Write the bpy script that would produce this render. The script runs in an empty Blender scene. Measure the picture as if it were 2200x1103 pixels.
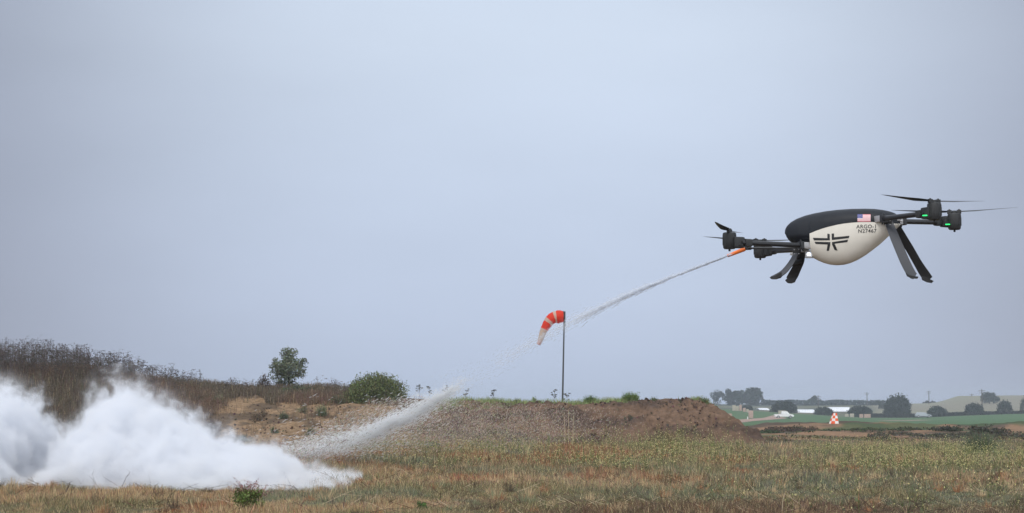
import bpy, bmesh, math, random
import numpy as np
from mathutils import Vector, Matrix
from mathutils.bvhtree import BVHTree

R = math.radians
rng = np.random.default_rng(11)
random.seed(5)
scn = bpy.context.scene
COL = scn.collection

# ---------------------------------------------------------------- camera
F = 4105.0                       # focal length in photo pixels (2200 wide)
HOR = 872.0                      # horizon row
PITCH = math.atan((HOR - 551.5) / F)
CZ = 1.6
cam_d = bpy.data.cameras.new('camera')
cam_d.sensor_width = 36.0
cam_d.lens = 36.0 * F / 2200.0
cam_d.clip_start = 0.1
cam_d.clip_end = 6000
cam = bpy.data.objects.new('camera', cam_d)
cam.location = (0, 0, CZ)
cam.rotation_euler = (math.pi / 2 + PITCH, 0, 0)
COL.objects.link(cam)
scn.camera = cam

# ---------------------------------------------------------------- world and sun
scn.view_settings.view_transform = 'Standard'
scn.view_settings.look = 'None'
scn.view_settings.exposure = 0.0
scn.view_settings.gamma = 1.0
scn.view_settings.use_curve_mapping = False
SUN_EL, SUN_AZ = 48.0, 200.0      # azimuth measured from +Y towards +X
w = bpy.data.worlds.new('World'); scn.world = w; w.use_nodes = True
nt = w.node_tree; nt.nodes.clear()
N = nt.nodes.new; LK = nt.links.new


def mth(nt, op, a, b=None, c=None, clamp=False):
    n = nt.nodes.new('ShaderNodeMath'); n.operation = op; n.use_clamp = clamp
    for i, v in enumerate((a, b, c)):
        if v is None: continue
        if isinstance(v, (int, float)): n.inputs[i].default_value = v
        else: nt.links.new(v, n.inputs[i])
    return n.outputs[0]


def mixc(nt, f, a, b, mode='MIX'):
    n = nt.nodes.new('ShaderNodeMix'); n.data_type = 'RGBA'; n.blend_type = mode
    for i, v in ((0, f), (6, a), (7, b)):
        if isinstance(v, (int, float)): n.inputs[i].default_value = v
        elif isinstance(v, (tuple, list)): n.inputs[i].default_value = (*v[:3], 1)
        else: nt.links.new(v, n.inputs[i])
    return n.outputs[2]


tc = N('ShaderNodeTexCoord')
sep = N('ShaderNodeSeparateXYZ'); LK(tc.outputs['Generated'], sep.inputs[0])
az = mth(nt, 'ARCTAN2', sep.outputs[0], sep.outputs[1])
el = mth(nt, 'ARCSINE', sep.outputs[2])
# sky brightest ahead; darkening to both sides is a vignette painted into its colour
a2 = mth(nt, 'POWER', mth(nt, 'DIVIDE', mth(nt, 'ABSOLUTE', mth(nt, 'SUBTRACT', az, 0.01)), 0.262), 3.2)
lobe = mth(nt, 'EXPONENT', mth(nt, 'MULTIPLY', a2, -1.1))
elr = N('ShaderNodeMapRange'); LK(el, elr.inputs[0])
elr.inputs[1].default_value = 0.0; elr.inputs[2].default_value = 0.19
nz = N('ShaderNodeTexNoise'); nz.inputs['Scale'].default_value = 4.5; nz.inputs['Detail'].default_value = 3.0
mp = N('ShaderNodeMapping'); mp.inputs['Scale'].default_value = (1, 1, 3.0)
LK(tc.outputs['Generated'], mp.inputs[0]); LK(mp.outputs[0], nz.inputs[0])
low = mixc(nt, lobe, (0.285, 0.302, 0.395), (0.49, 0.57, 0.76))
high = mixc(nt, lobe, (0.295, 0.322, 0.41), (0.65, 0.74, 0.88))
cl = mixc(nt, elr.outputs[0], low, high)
nv = mth(nt, 'ADD', mth(nt, 'MULTIPLY', nz.outputs[0], 0.20), 0.90)
vm = N('ShaderNodeVectorMath'); vm.operation = 'SCALE'; LK(cl, vm.inputs[0]); LK(nv, vm.inputs['Scale'])
zr = N('ShaderNodeMapRange'); zr.interpolation_type = 'SMOOTHSTEP'; LK(el, zr.inputs[0])
zr.inputs[1].default_value = 0.25; zr.inputs[2].default_value = 1.1
cloud = mixc(nt, zr.outputs[0], vm.outputs[0], (1.12, 1.2, 1.30))
sky = N('ShaderNodeTexSky'); sky.sky_type = 'NISHITA'; sky.sun_disc = False
sky.sun_elevation = R(SUN_EL); sky.sun_rotation = R(SUN_AZ)
sv = N('ShaderNodeVectorMath'); sv.operation = 'SCALE'; LK(sky.outputs[0], sv.inputs[0]); sv.inputs['Scale'].default_value = 0.08
bk = N('ShaderNodeMapRange'); bk.interpolation_type = 'SMOOTHSTEP'; LK(sep.outputs[1], bk.inputs[0])
bk.inputs[1].default_value = 0.55; bk.inputs[2].default_value = -0.5
cloud = mixc(nt, bk.outputs[0], cloud, (1.15, 1.2, 1.28))
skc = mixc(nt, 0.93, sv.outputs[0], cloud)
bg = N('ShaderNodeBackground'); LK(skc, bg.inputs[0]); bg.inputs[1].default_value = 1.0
wo = N('ShaderNodeOutputWorld'); LK(bg.outputs[0], wo.inputs[0])

sd = bpy.data.lights.new('sun', 'SUN'); sd.energy = 1.5; sd.angle = R(28); sd.color = (1, 0.96, 0.9)
so = bpy.data.objects.new('sun', sd); COL.objects.link(so); so.location = (0, 0, 60)
sdir = Vector((math.sin(R(SUN_AZ)) * math.cos(R(SUN_EL)), math.cos(R(SUN_AZ)) * math.cos(R(SUN_EL)), math.sin(R(SUN_EL))))
so.rotation_euler = sdir.to_track_quat('Z', 'Y').to_euler()

scn.cycles.use_denoising = True
scn.cycles.max_bounces = 14
scn.cycles.diffuse_bounces = 6
scn.cycles.transparent_max_bounces = 160
scn.cycles.volume_bounces = 9
scn.cycles.volume_max_steps = 256


# ---------------------------------------------------------------- helpers
def P(px, py, d):
    """photo pixel + distance along Y -> world point"""
    rx = (px - 1100.0) / F; uy = (551.5 - py) / F
    c, s = math.cos(PITCH), math.sin(PITCH)
    dy = c - uy * s; dz = s + uy * c
    t = d / dy
    return np.array((rx * t, d, CZ + dz * t))


def tag(o, label=None, cat=None, group=None, kind=None):
    if label: o['label'] = label
    if cat: o['category'] = cat
    if group: o['group'] = group
    if kind: o['kind'] = kind
    return o


def empty(name, loc, rz=0.0, label=None, cat=None, group=None):
    o = bpy.data.objects.new(name, None); COL.objects.link(o)
    o.location = tuple(loc); o.rotation_euler = (0, 0, rz); o.empty_display_size = 0.2
    return tag(o, label, cat, group)


def link(name, me, mats, parent=None, loc=None, smooth=False):
    o = bpy.data.objects.new(name, me)
    for m in (mats if isinstance(mats, (list, tuple)) else [mats]): me.materials.append(m)
    COL.objects.link(o)
    if parent: o.parent = parent
    if loc is not None: o.location = tuple(loc)
    if smooth: me.polygons.foreach_set('use_smooth', [True] * len(me.polygons))
    return o


def quads_mesh(name, V, cols=None, k=4):
    """V (n,k,3) separate polygons; cols (n,3)"""
    n = len(V)
    me = bpy.data.meshes.new(name)
    me.vertices.add(n * k); me.vertices.foreach_set('co', V.reshape(-1).astype(np.float32))
    me.loops.add(n * k); me.loops.foreach_set('vertex_index', np.arange(n * k, dtype=np.int32))
    me.polygons.add(n); me.polygons.foreach_set('loop_start', np.arange(0, n * k, k, dtype=np.int32))
    if cols is not None:
        a = me.color_attributes.new('Col', 'FLOAT_COLOR', 'POINT')
        c = np.ones((n, k, 4), np.float32); c[:, :, :3] = cols[:, None, :]
        a.data.foreach_set('color', c.reshape(-1))
    me.update(calc_edges=True); me.validate()
    return me


def grid_mesh(name, X, Y, Z, cols=None):
    r, c = X.shape
    me = bpy.data.meshes.new(name)
    co = np.stack([X, Y, Z], -1).reshape(-1, 3)
    i = np.arange(r * c).reshape(r, c)
    q = np.stack([i[:-1, :-1], i[:-1, 1:], i[1:, 1:], i[1:, :-1]], -1).reshape(-1, 4)
    me.vertices.add(r * c); me.vertices.foreach_set('co', co.reshape(-1).astype(np.float32))
    me.loops.add(q.size); me.loops.foreach_set('vertex_index', q.reshape(-1).astype(np.int32))
    me.polygons.add(len(q)); me.polygons.foreach_set('loop_start', np.arange(0, q.size, 4, dtype=np.int32))
    if cols is not None:
        a = me.color_attributes.new('Col', 'FLOAT_COLOR', 'POINT')
        cc = np.ones((r * c, 4), np.float32); cc[:, :3] = cols.reshape(-1, 3)
        a.data.foreach_set('color', cc.reshape(-1))
    me.update(calc_edges=True)
    me.polygons.foreach_set('use_smooth', [True] * len(q))
    return me


_perm = np.random.default_rng(3).random((256, 256)).astype(np.float64)


def vnoise(x, y):
    xi = np.floor(x).astype(int); yi = np.floor(y).astype(int)
    fx = x - xi; fy = y - yi
    fx = fx * fx * (3 - 2 * fx); fy = fy * fy * (3 - 2 * fy)
    g = lambda a, b: _perm[a & 255, b & 255]
    return (g(xi, yi) * (1 - fx) + g(xi + 1, yi) * fx) * (1 - fy) + (g(xi, yi + 1) * (1 - fx) + g(xi + 1, yi + 1) * fx) * fy


def fbm(x, y, s=1.0, o=4, off=0.0):
    """0..1"""
    v = 0; a = .5; t = 0
    for k in range(o):
        v = v + a * vnoise(x * s + 17.3 * k + off, y * s + 9.1 * k - off); t += a; a *= .5; s *= 2.03
    return v / t


def sstep(a, b, x):
    t = np.clip((x - a) / (b - a), 0, 1); return t * t * (3 - 2 * t)


def lerp3(a, b, t):
    return np.asarray(a) * (1 - t[..., None]) + np.asarray(b) * t[..., None]


# ---------------------------------------------------------------- materials
def mat(name, col, rough=0.6, metal=0.0, noise=0.0, nscale=8.0, bump=0.0, bscale=20.0, emit=None, es=1.0, attr=False, spec=0.5, trans=0.0):
    m = bpy.data.materials.new(name); m.use_nodes = True
    t = m.node_tree; b = t.nodes['Principled BSDF']
    b.inputs['Roughness'].default_value = rough; b.inputs['Metallic'].default_value = metal
    b.inputs['Specular IOR Level'].default_value = spec
    src = None
    if attr:
        a = t.nodes.new('ShaderNodeAttribute'); a.attribute_name = 'Col'; src = a.outputs['Color']
    g = t.nodes.new('ShaderNodeNewGeometry')
    if noise > 0:
        n = t.nodes.new('ShaderNodeTexNoise'); n.inputs['Scale'].default_value = nscale; n.inputs['Detail'].default_value = 6
        t.links.new(g.outputs['Position'], n.inputs[0])
        f = mth(t, 'ADD', mth(t, 'MULTIPLY', n.outputs[0], 2 * noise), 1 - noise)
        v = t.nodes.new('ShaderNodeVectorMath'); v.operation = 'SCALE'
        if src: t.links.new(src, v.inputs[0])
        else: v.inputs[0].default_value = col
        t.links.new(f, v.inputs['Scale']); src = v.outputs[0]
    if src: t.links.new(src, b.inputs['Base Color'])
    else: b.inputs['Base Color'].default_value = (*col, 1)
    if bump > 0:
        n = t.nodes.new('ShaderNodeTexNoise'); n.inputs['Scale'].default_value = bscale; n.inputs['Detail'].default_value = 8
        n.inputs['Roughness'].default_value = .65
        t.links.new(g.outputs['Position'], n.inputs[0])
        bb = t.nodes.new('ShaderNodeBump'); bb.inputs['Strength'].default_value = 1.0; bb.inputs['Distance'].default_value = bump
        t.links.new(n.outputs[0], bb.inputs['Height']); t.links.new(bb.outputs[0], b.inputs['Normal'])
    if emit:
        b.inputs['Emission Color'].default_value = (*emit, 1); b.inputs['Emission Strength'].default_value = es
    if trans > 0:
        o = t.nodes['Material Output']; tr = t.nodes.new('ShaderNodeBsdfTransparent'); mx = t.nodes.new('ShaderNodeMixShader')
        mx.inputs[0].default_value = trans
        t.links.new(b.outputs[0], mx.inputs[1]); t.links.new(tr.outputs[0], mx.inputs[2]); t.links.new(mx.outputs[0], o.inputs[0])
    return m


M_ground = mat('soil_and_turf', (0, 0, 0), .95, attr=True, noise=.45, nscale=2.6, bump=.06, bscale=6, spec=.15)
M_earth = mat('bare_earth', (0, 0, 0), .95, attr=True, noise=.75, nscale=5.0, bump=.13, bscale=7, spec=.15)


def leafy(name, gain, tr):
    m = mat(name, (0, 0, 0), .75, attr=True, spec=.15)
    t = m.node_tree; p = t.nodes['Principled BSDF']; a = [n for n in t.nodes if n.type == 'ATTRIBUTE'][0]
    v = t.nodes.new('ShaderNodeVectorMath'); v.operation = 'SCALE'; v.inputs['Scale'].default_value = gain
    t.links.new(a.outputs['Color'], v.inputs[0]); t.links.new(v.outputs[0], p.inputs['Base Color'])
    tl = t.nodes.new('ShaderNodeBsdfTranslucent'); t.links.new(v.outputs[0], tl.inputs[0])
    mx = t.nodes.new('ShaderNodeMixShader'); mx.inputs[0].default_value = tr
    t.links.new(p.outputs[0], mx.inputs[1]); t.links.new(tl.outputs[0], mx.inputs[2]); t.links.new(mx.outputs[0], t.nodes['Material Output'].inputs[0])
    return m


M_grass = leafy('blades', 1.75, .3)
M_leaf = leafy('leaves', 1.15, .25)
M_bark = mat('bark', (.07, .055, .042), .9, noise=.3, nscale=5, bump=.02)
M_wood = mat('weathered_wood', (.16, .14, .12), .85, noise=.2)
M_pole = mat('pole_grey', (.07, .075, .08), .5, metal=.3)
M_dark = mat('matte_black_shell', (.013, .0155, .021), .5, noise=.1, nscale=4, spec=.25)
M_white = mat('cream_white_shell', (.79, .76, .69), .38, noise=.10, nscale=7)
M_carbon = mat('carbon_tube', (.016, .017, .02), .35)
M_rubber = mat('black_rubber', (.012, .012, .013), .65)
M_strap = mat('grey_composite', (.034, .038, .049), .55, noise=.1, nscale=10)
M_motor = mat('motor_black', (.022, .0235, .025), .55, noise=.2, nscale=20)
M_alu = mat('machined_aluminium', (.42, .42, .43), .38, metal=.55, noise=.1, nscale=30)
M_orange = mat('orange_plastic', (.86, .19, .03), .4)
M_decal = mat('decal_charcoal', (.022, .024, .027), .5)
M_green_led = mat('green_led', (.02, .3, .1), .4, emit=(.02, 1, .22), es=1.4)
M_lamp = mat('white_lamp', (.9, .9, .9), .3, emit=(1, 1, 1), es=1.6)
M_fred = mat('flag_red', (.62, .06, .09), .5); M_fwhite = mat('flag_white', (.82, .82, .84), .5); M_fblue = mat('flag_blue', (.06, .07, .26), .5)


# ---------------------------------------------------------------- terrain
AP = np.array([1500, 1550, 1700, 1850, 1950, 2010, 2040, 2200.])
TD = np.array([-100, 100, 150, 240, 330, 480, 560, 750, 950, 1700.])
TZ = np.array([[0] * 8, [0] * 8, [-.08] * 8, [-.8] * 8, [-1.5] * 8,
               [-1.0, -1.2, -1.67, -1.9, -2.0, -1.9, -1.8, -1.6],
               [.65, .65, -.72, -1.95, -1.95, -1.7, -1.45, -.72],
               [.9, .9, -.4, -.5, -.8, -.5, -.2, .5],
               [2.3, 2.3, 2.4, 2.5, 2.6, 2.9, 6.4, 6.8],
               [2.6, 2.6, 2.7, 2.8, 2.9, 3.2, 6.6, 7.0]])


def terr(x, y):
    x = np.asarray(x, float); y = np.asarray(y, float)
    px = 1100 + F * x / np.maximum(y, 20)
    Z = np.stack([np.interp(px, AP, TZ[k]) for k in range(len(TD))], -1)
    i = np.clip(np.searchsorted(TD, y) - 1, 0, len(TD) - 2)
    t = (y - TD[i]) / (TD[i + 1] - TD[i]); t = np.clip(t, 0, 1)
    z = np.take_along_axis(Z, i[..., None], -1)[..., 0] * (1 - t) + np.take_along_axis(Z, (i + 1)[..., None], -1)[..., 0] * t
    near = 1 - sstep(90, 130, y)
    z = z + near * ((fbm(x, y, .35, 3) - .5) * .16 + (fbm(x, y, 1.7, 3, 5.) - .5) * .09)
    # slight lip in front of the smoke
    z = z + .02 * np.exp(-((y - 34.4) / 1.2) ** 2) * (0.4 + fbm(x, y, .5, 2, 3.))
    # low spoil banks at the far side of the track
    b = np.exp(-((y - (108 + 6 * (fbm(x, x * 0, .05, 2) - .5))) / 4) ** 2) * .20 + np.exp(-((y - 136) / 7) ** 2) * .42
    z = z + b * sstep(.35, .62, fbm(x, y, .09, 3, 7.)) * sstep(1480, 1650, px) * (.6 + fbm(x, y, .6, 3))
    return z


def tz1(x, y): return float(terr(np.array([x]), np.array([y]))[0])


def on(px, d):
    x = (px - 1100.0) / F * d * 1.0 / math.cos(PITCH)
    q = P(px, HOR, d)
    return np.array((q[0], d, tz1(q[0], d)))


def patch(x, y):
    """turf colour of the meadow (the plants' own colour)"""
    n1 = fbm(x, y * .45, .22, 4, 2.); n2 = fbm(x, y * .6, .5, 4, 11.); n3 = fbm(x, y, 1.6, 3, 23.)
    px = 1100 + F * x / np.maximum(y, 20)
    tan = np.array((.265, .185, .108)); rust = np.array((.215, .105, .055)); olive = np.array((.150, .128, .068)); grn = np.array((.125, .135, .090))
    right = sstep(1100, 1700, px); left = (1 - sstep(800, 1100, px)) * .06
    c = lerp3(tan, rust, sstep(.43, .55, n1 - .05 * right + .02 + left))
    c = c * (1 - sstep(.47, .60, n2 + .09 * right)[..., None]) + olive * sstep(.47, .60, n2 + .09 * right)[..., None]
    g = .85 * sstep(.50, .64, n3 * .5 + fbm(x, y * .5, .3, 3, 31.) * .5 + .06 * right)
    c = c * (1 - g[..., None]) + grn * g[..., None]
    # brown litter of dead twigs low in the frame
    br = np.array((.105, .065, .042)); k = (1 - sstep(30.0, 31.8, y + 9 * (n2 - .5))) * sstep(1050, 1250, px) * .75
    c = c * (1 - k[..., None]) + br * k[..., None]
    # pale vehicle tracks
    tr = (np.exp(-((y - 63.5 - 1.5 * (n1 - .5)) / .8) ** 2) + .8 * np.exp(-((y - 67.5) / .6) ** 2)) * sstep(1000, 1120, px) * (1 - sstep(1900, 2050, px))
    c = c * (1 - (.8 * tr)[..., None]) + np.array((.34, .25, .155)) * (.8 * tr)[..., None]
    return c, tr


def ground():
    rows = np.concatenate([np.linspace(-60, 24, 15)[:-1], np.arange(24, 92, .25), np.arange(92, 160, .6), np.geomspace(160, 1480, 150)])
    k = np.concatenate([np.linspace(-.42, -.2, 24)[:-1], np.linspace(-.2, .2, 500), np.linspace(.2, .42, 24)[1:]]) * 1.0
    Y, K = np.meshgrid(rows, k, indexing='ij')
    X = K * (np.abs(Y) + 60) * 1.0
    Z = terr(X, Y)
    px = 1100 + F * X / np.maximum(Y, 20)
    c, tr = patch(X, Y)
    c = c * .85
    # spoil banks band
    dirt = lerp3((.235, .145, .085), (.085, .062, .045), sstep(.45, .6, fbm(X, Y * .5, .25, 4, 4.)))
    dg = .8 * sstep(.60, .68, fbm(X, Y * .35, .14, 4, 40.)); dirt = dirt * (1 - dg[..., None]) + np.array((.05, .085, .035)) * dg[..., None]
    f = sstep(77, 86, Y + 8 * (fbm(X, Y, .3, 3) - .5)); c = c * (1 - f[..., None]) + dirt * f[..., None]
    green = lerp3((.052, .118, .045), (.075, .125, .052), fbm(X, Y * .1, .12, 4, 8.))
    f = sstep(150, 163, Y + 22 * (fbm(X, Y, .05, 3, 6.) - .5)); c = c * (1 - f[..., None]) + green * f[..., None]
    rough = lerp3((.12, .12, .075), (.05, .06, .045), sstep(.4, .6, fbm(X, Y, .03, 3, 9.)))
    tanf = np.array((.20, .18, .135))
    tsel = sstep(1860, 1890, px)
    hillc = lerp3(tanf, (.2, .19, .13), sstep(.4, .7, fbm(X, Y * .4, .05, 3, 1.)))
    rough = rough * (1 - tsel[..., None]) + hillc * tsel[..., None]
    f = sstep(556, 566, Y); c = c * (1 - f[..., None]) + rough * f[..., None]
    f = sstep(960, 990, Y); c = c * (1 - f[..., None]) + np.array((.11, .12, .08)) * f[..., None]
    o = link('ground', grid_mesh('ground', X, Y, Z, c), M_ground)
    tag(o, kind='structure')


ground()

# ---------------------------------------------------------------- embankment (left bank, dirt slope, mound)
RP = [-500, 0, 100, 200, 300, 450, 560, 640, 720, 800, 880, 950, 1100, 1250, 1340, 1380, 1440, 1500, 1530, 1560, 1600, 1640]
RY = [806, 800, 806, 822, 834, 842, 841, 841, 847, 853, 857, 862, 867, 868, 863, 860.5, 859, 860, 872, 893, 928, 962]
RD = [90, 90, 90, 90, 90, 92, 93, 93, 92, 90, 87, 84, 82, 81.5, 81.5, 81.5, 81.5, 81.5, 81.2, 80.5, 79.5, 78.5]
BD = [80, 80, 80, 80, 79, 77.5, 76.5, 76, 76, 76.5, 77, 77, 77, 77, 77, 77, 77, 77.2, 77.4, 77.6, 77.8, 78]


def emb(x, y):
    px = 1100 + F * x / 82.0
    ry = np.interp(px, RP, RY); rd = np.interp(px, RP, RD); bd = np.interp(px, RP, BD)
    zr_ = CZ + (HOR - ry) / F * rd
    t = np.clip((y - bd) / (rd - bd), 0, 1)
    steep = sstep(850, 1000, px)
    prof = (np.sin(t * math.pi / 2) ** 1.1) * steep + (t * t * (3 - 2 * t) * .55 + t * .45) * (1 - steep)
    back = 1 - sstep(rd + 5, rd + 14, y)
    rough = (fbm(x, y, .8, 4, 3.) - .5) * .30 + np.abs(fbm(x, y, 1.9, 4, 13.) - .5) * .75 - .1 - .45 * sstep(.58, .7, fbm(x, y, 1.3, 3, 57.)) * .5 + (fbm(x, y, 6.0, 2, 19.) - .5) * .16
    amp = (.35 + .65 * steep) * sstep(0, .2, t) * back * (1 - .72 * sstep(.8, .98, t))
    z = zr_ * prof * back + rough * amp
    endf = sstep(1612, 1650, px)
    z = z * (1 - endf) - .35 * endf
    z = np.where(t <= 0, -.35 * np.clip((bd - y) / 1.2, 0, 1) - .02, z)
    z = z - .5 * (1 - back)
    return z


def embankment():
    ys = np.concatenate([np.arange(74.5, 95, .085), np.arange(95, 108, .5)])
    xs = np.arange(-33, 11.5, .085)
    Y, X = np.meshgrid(ys, xs, indexing='ij')
    Z = emb(X, Y)
    px = 1100 + F * X / 82.0
    mound = lerp3((.175, .112, .075), (.095, .064, .048), sstep(.42, .66, fbm(X, Y + Z * 1.2, .8, 5, 2.)))
    slope = lerp3((.265, .178, .105), (.13, .092, .06), sstep(.44, .58, fbm(X, Y + Z * .8, .7, 4, 6.)))
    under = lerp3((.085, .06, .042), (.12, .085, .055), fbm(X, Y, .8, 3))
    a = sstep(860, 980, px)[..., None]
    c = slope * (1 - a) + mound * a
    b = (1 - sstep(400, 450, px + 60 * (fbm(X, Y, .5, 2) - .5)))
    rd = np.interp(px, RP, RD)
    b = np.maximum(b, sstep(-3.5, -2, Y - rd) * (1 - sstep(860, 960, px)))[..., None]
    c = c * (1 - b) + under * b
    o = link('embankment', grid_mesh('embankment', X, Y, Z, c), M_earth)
    tag(o, kind='structure')


embankment()


def surf(x, y):
    return np.maximum(terr(x, y), np.where((np.asarray(y) > 75) & (np.asarray(y) < 100), emb(x, y), -9))


# ---------------------------------------------------------------- plants: raw geometry
def blades(base, h, wd, lean, rngl=rng, tip=.15):
    """one tapering quad per blade, base (n,3), lean (n,2) horizontal offset of the tip"""
    n = len(base)
    a = rngl.random(n) * math.pi
    s = np.stack([np.cos(a), np.sin(a), np.zeros(n)], -1) * wd[:, None] * .5
    top = base + np.stack([lean[:, 0], lean[:, 1], h], -1)
    return np.stack([base - s, base + s, top + s * tip, top - s * tip], 1)


def leafq(c, size, rngl=rng):
    n = len(c)
    u = rngl.normal(size=(n, 3)); u /= np.linalg.norm(u, axis=1)[:, None]
    v = np.cross(u, rngl.normal(size=(n, 3))); v /= np.linalg.norm(v, axis=1)[:, None]
    u = u * size[:, None] * .5; v = v * size[:, None] * .32
    return np.stack([c - u, c + v, c + u, c - v], 1)


def seg(a, b, wd):
    """camera-independent thin bar made of two crossing tapered quads"""
    d = b - a; d = d / np.maximum(np.linalg.norm(d, axis=1), 1e-6)[:, None]
    r = np.cross(d, np.tile([.31, .22, .92], (len(a), 1))); r /= np.linalg.norm(r, axis=1)[:, None]
    q = np.cross(d, r)
    r = r * wd[:, None] * .5; q = q * wd[:, None] * .5
    A = np.stack([a - r, a + r, b + r * .6, b - r * .6], 1); B = np.stack([a - q, a + q, b + q * .6, b - q * .6], 1)
    return np.concatenate([A, B])


def drops(c, d, ln, rad):
    """three-sided spindles: centre c, unit direction d, length, radius -> triangles (n*6,3,3)"""
    n = len(c)
    r = np.cross(d, np.tile([.13, .4, .9], (n, 1))); r /= np.linalg.norm(r, axis=1)[:, None]
    q = np.cross(d, r)
    p0 = c - d * ln[:, None] * .5; p1 = c + d * ln[:, None] * .5
    ring = [c + (r * math.cos(t) + q * math.sin(t)) * rad[:, None] for t in (0, 2.094, 4.189)]
    T = []
    for i in range(3):
        a, b = ring[i], ring[(i + 1) % 3]
        T += [np.stack([p0, b, a], 1), np.stack([p1, a, b], 1)]
    return np.concatenate(T)


def jit(c, n, v=.25, rngl=rng):
    return np.clip(np.asarray(c)[None, :] * (1 + v * rngl.normal(size=(n, 1))) * (1 + v * .35 * rngl.normal(size=(n, 3))), .004, .95)


# ---------------------------------------------------------------- meadow
def in_view(d0, d1, n, lo=-200, hi=2400, rngl=rng, bias=0.0):
    d = np.sqrt(rngl.random(n) * (d1 ** 2 - d0 ** 2) + d0 ** 2)
    px = lo + rngl.random(n) * (hi - lo)
    x = (px - 1100) / F * d
    return x, d, px


def meadow():
    V, C = [], []
    for d0, d1, n, h, wd in ((26.5, 36, 290000, .085, .009), (36, 50, 225000, .11, .013), (50, 80, 212000, .15, .018), (80, 93, 12000, .09, .02)):
        x, y, px = in_view(d0, d1, n)
        dens = fbm(x, y * .6, .9, 3, 44.)
        c, tr = patch(x, y)
        keep = (rng.random(n) < sstep(.15, .42, dens) * .75 + .25) & (rng.random(n) > tr * .85)
        if d0 >= 80: keep &= (px > 1600)
        x, y, c, dens = x[keep], y[keep], c[keep], dens[keep]; m = len(x)
        if d0 >= 80: c = c * .4 + np.array((.09, .10, .05)) * .6
        z = terr(x, y) - .01
        hh = h * (.45 + 1.0 * rng.random(m)) * (.55 + .9 * sstep(.35, .65, dens))
        lean = rng.normal(size=(m, 2)) * hh[:, None] * (.45 + 1.1 * (rng.random((m, 1)) < .45)); hh = hh * np.where(np.abs(lean).sum(1) > hh, .55, 1)
        V.append(blades(np.stack([x, y, z], -1), hh, wd * (.5 + rng.random(m)), lean))
        v = (rng.random(m) ** 1.5)[:, None]
        cc = c * (.62 + .9 * v) * (1 + .12 * rng.normal(size=(m, 3)))
        straw = rng.random(m) < .14
        cc[straw] = np.array((.42, .34, .2)) * (.7 + .5 * rng.random((straw.sum(), 1)))
        dk = rng.random(m) < .22
        cc[dk] *= .35
        C.append(np.clip(cc, .005, .9))
    # tussocks: radiating clumps of straw, rust and grey green
    nt_ = 1500; x, y, px = in_view(27, 62, nt_); k = 70
    ang = rng.random((nt_, k)) * 6.28; rr = rng.random((nt_, k)) ** .5 * .05
    sz = (.10 + .16 * rng.random(nt_) ** 2)[:, None]
    bx = x[:, None] + np.cos(ang) * rr; by = y[:, None] + np.sin(ang) * rr
    out = rng.random((nt_, k)) * sz * 1.0
    hh = sz * (.35 + .8 * rng.random((nt_, k))) * (1.1 - out / (sz * 1.4))
    V.append(blades(np.stack([bx, by, np.repeat(terr(x, y)[:, None], k, 1) - .01], -1).reshape(-1, 3), hh.reshape(-1), .006 + .008 * rng.random(nt_ * k), np.stack([np.cos(ang) * out, np.sin(ang) * out], -1).reshape(-1, 2)))
    pal = np.array(((.34, .26, .16), (.24, .12, .06), (.13, .14, .085), (.07, .05, .035), (.28, .20, .12), (.16, .17, .10)))
    tc_ = pal[rng.integers(0, 6, nt_)]; C.append(np.clip((tc_[:, None, :] * (.6 + .8 * rng.random((nt_, k, 1)))).reshape(-1, 3), .01, .8))
    o = link('dry_grass', quads_mesh('dry_grass', np.concatenate(V), np.concatenate(C)), M_grass)
    tag(o, 'dry tan, rust and olive grass covering the meadow floor', 'grass', kind='stuff')


meadow()


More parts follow.
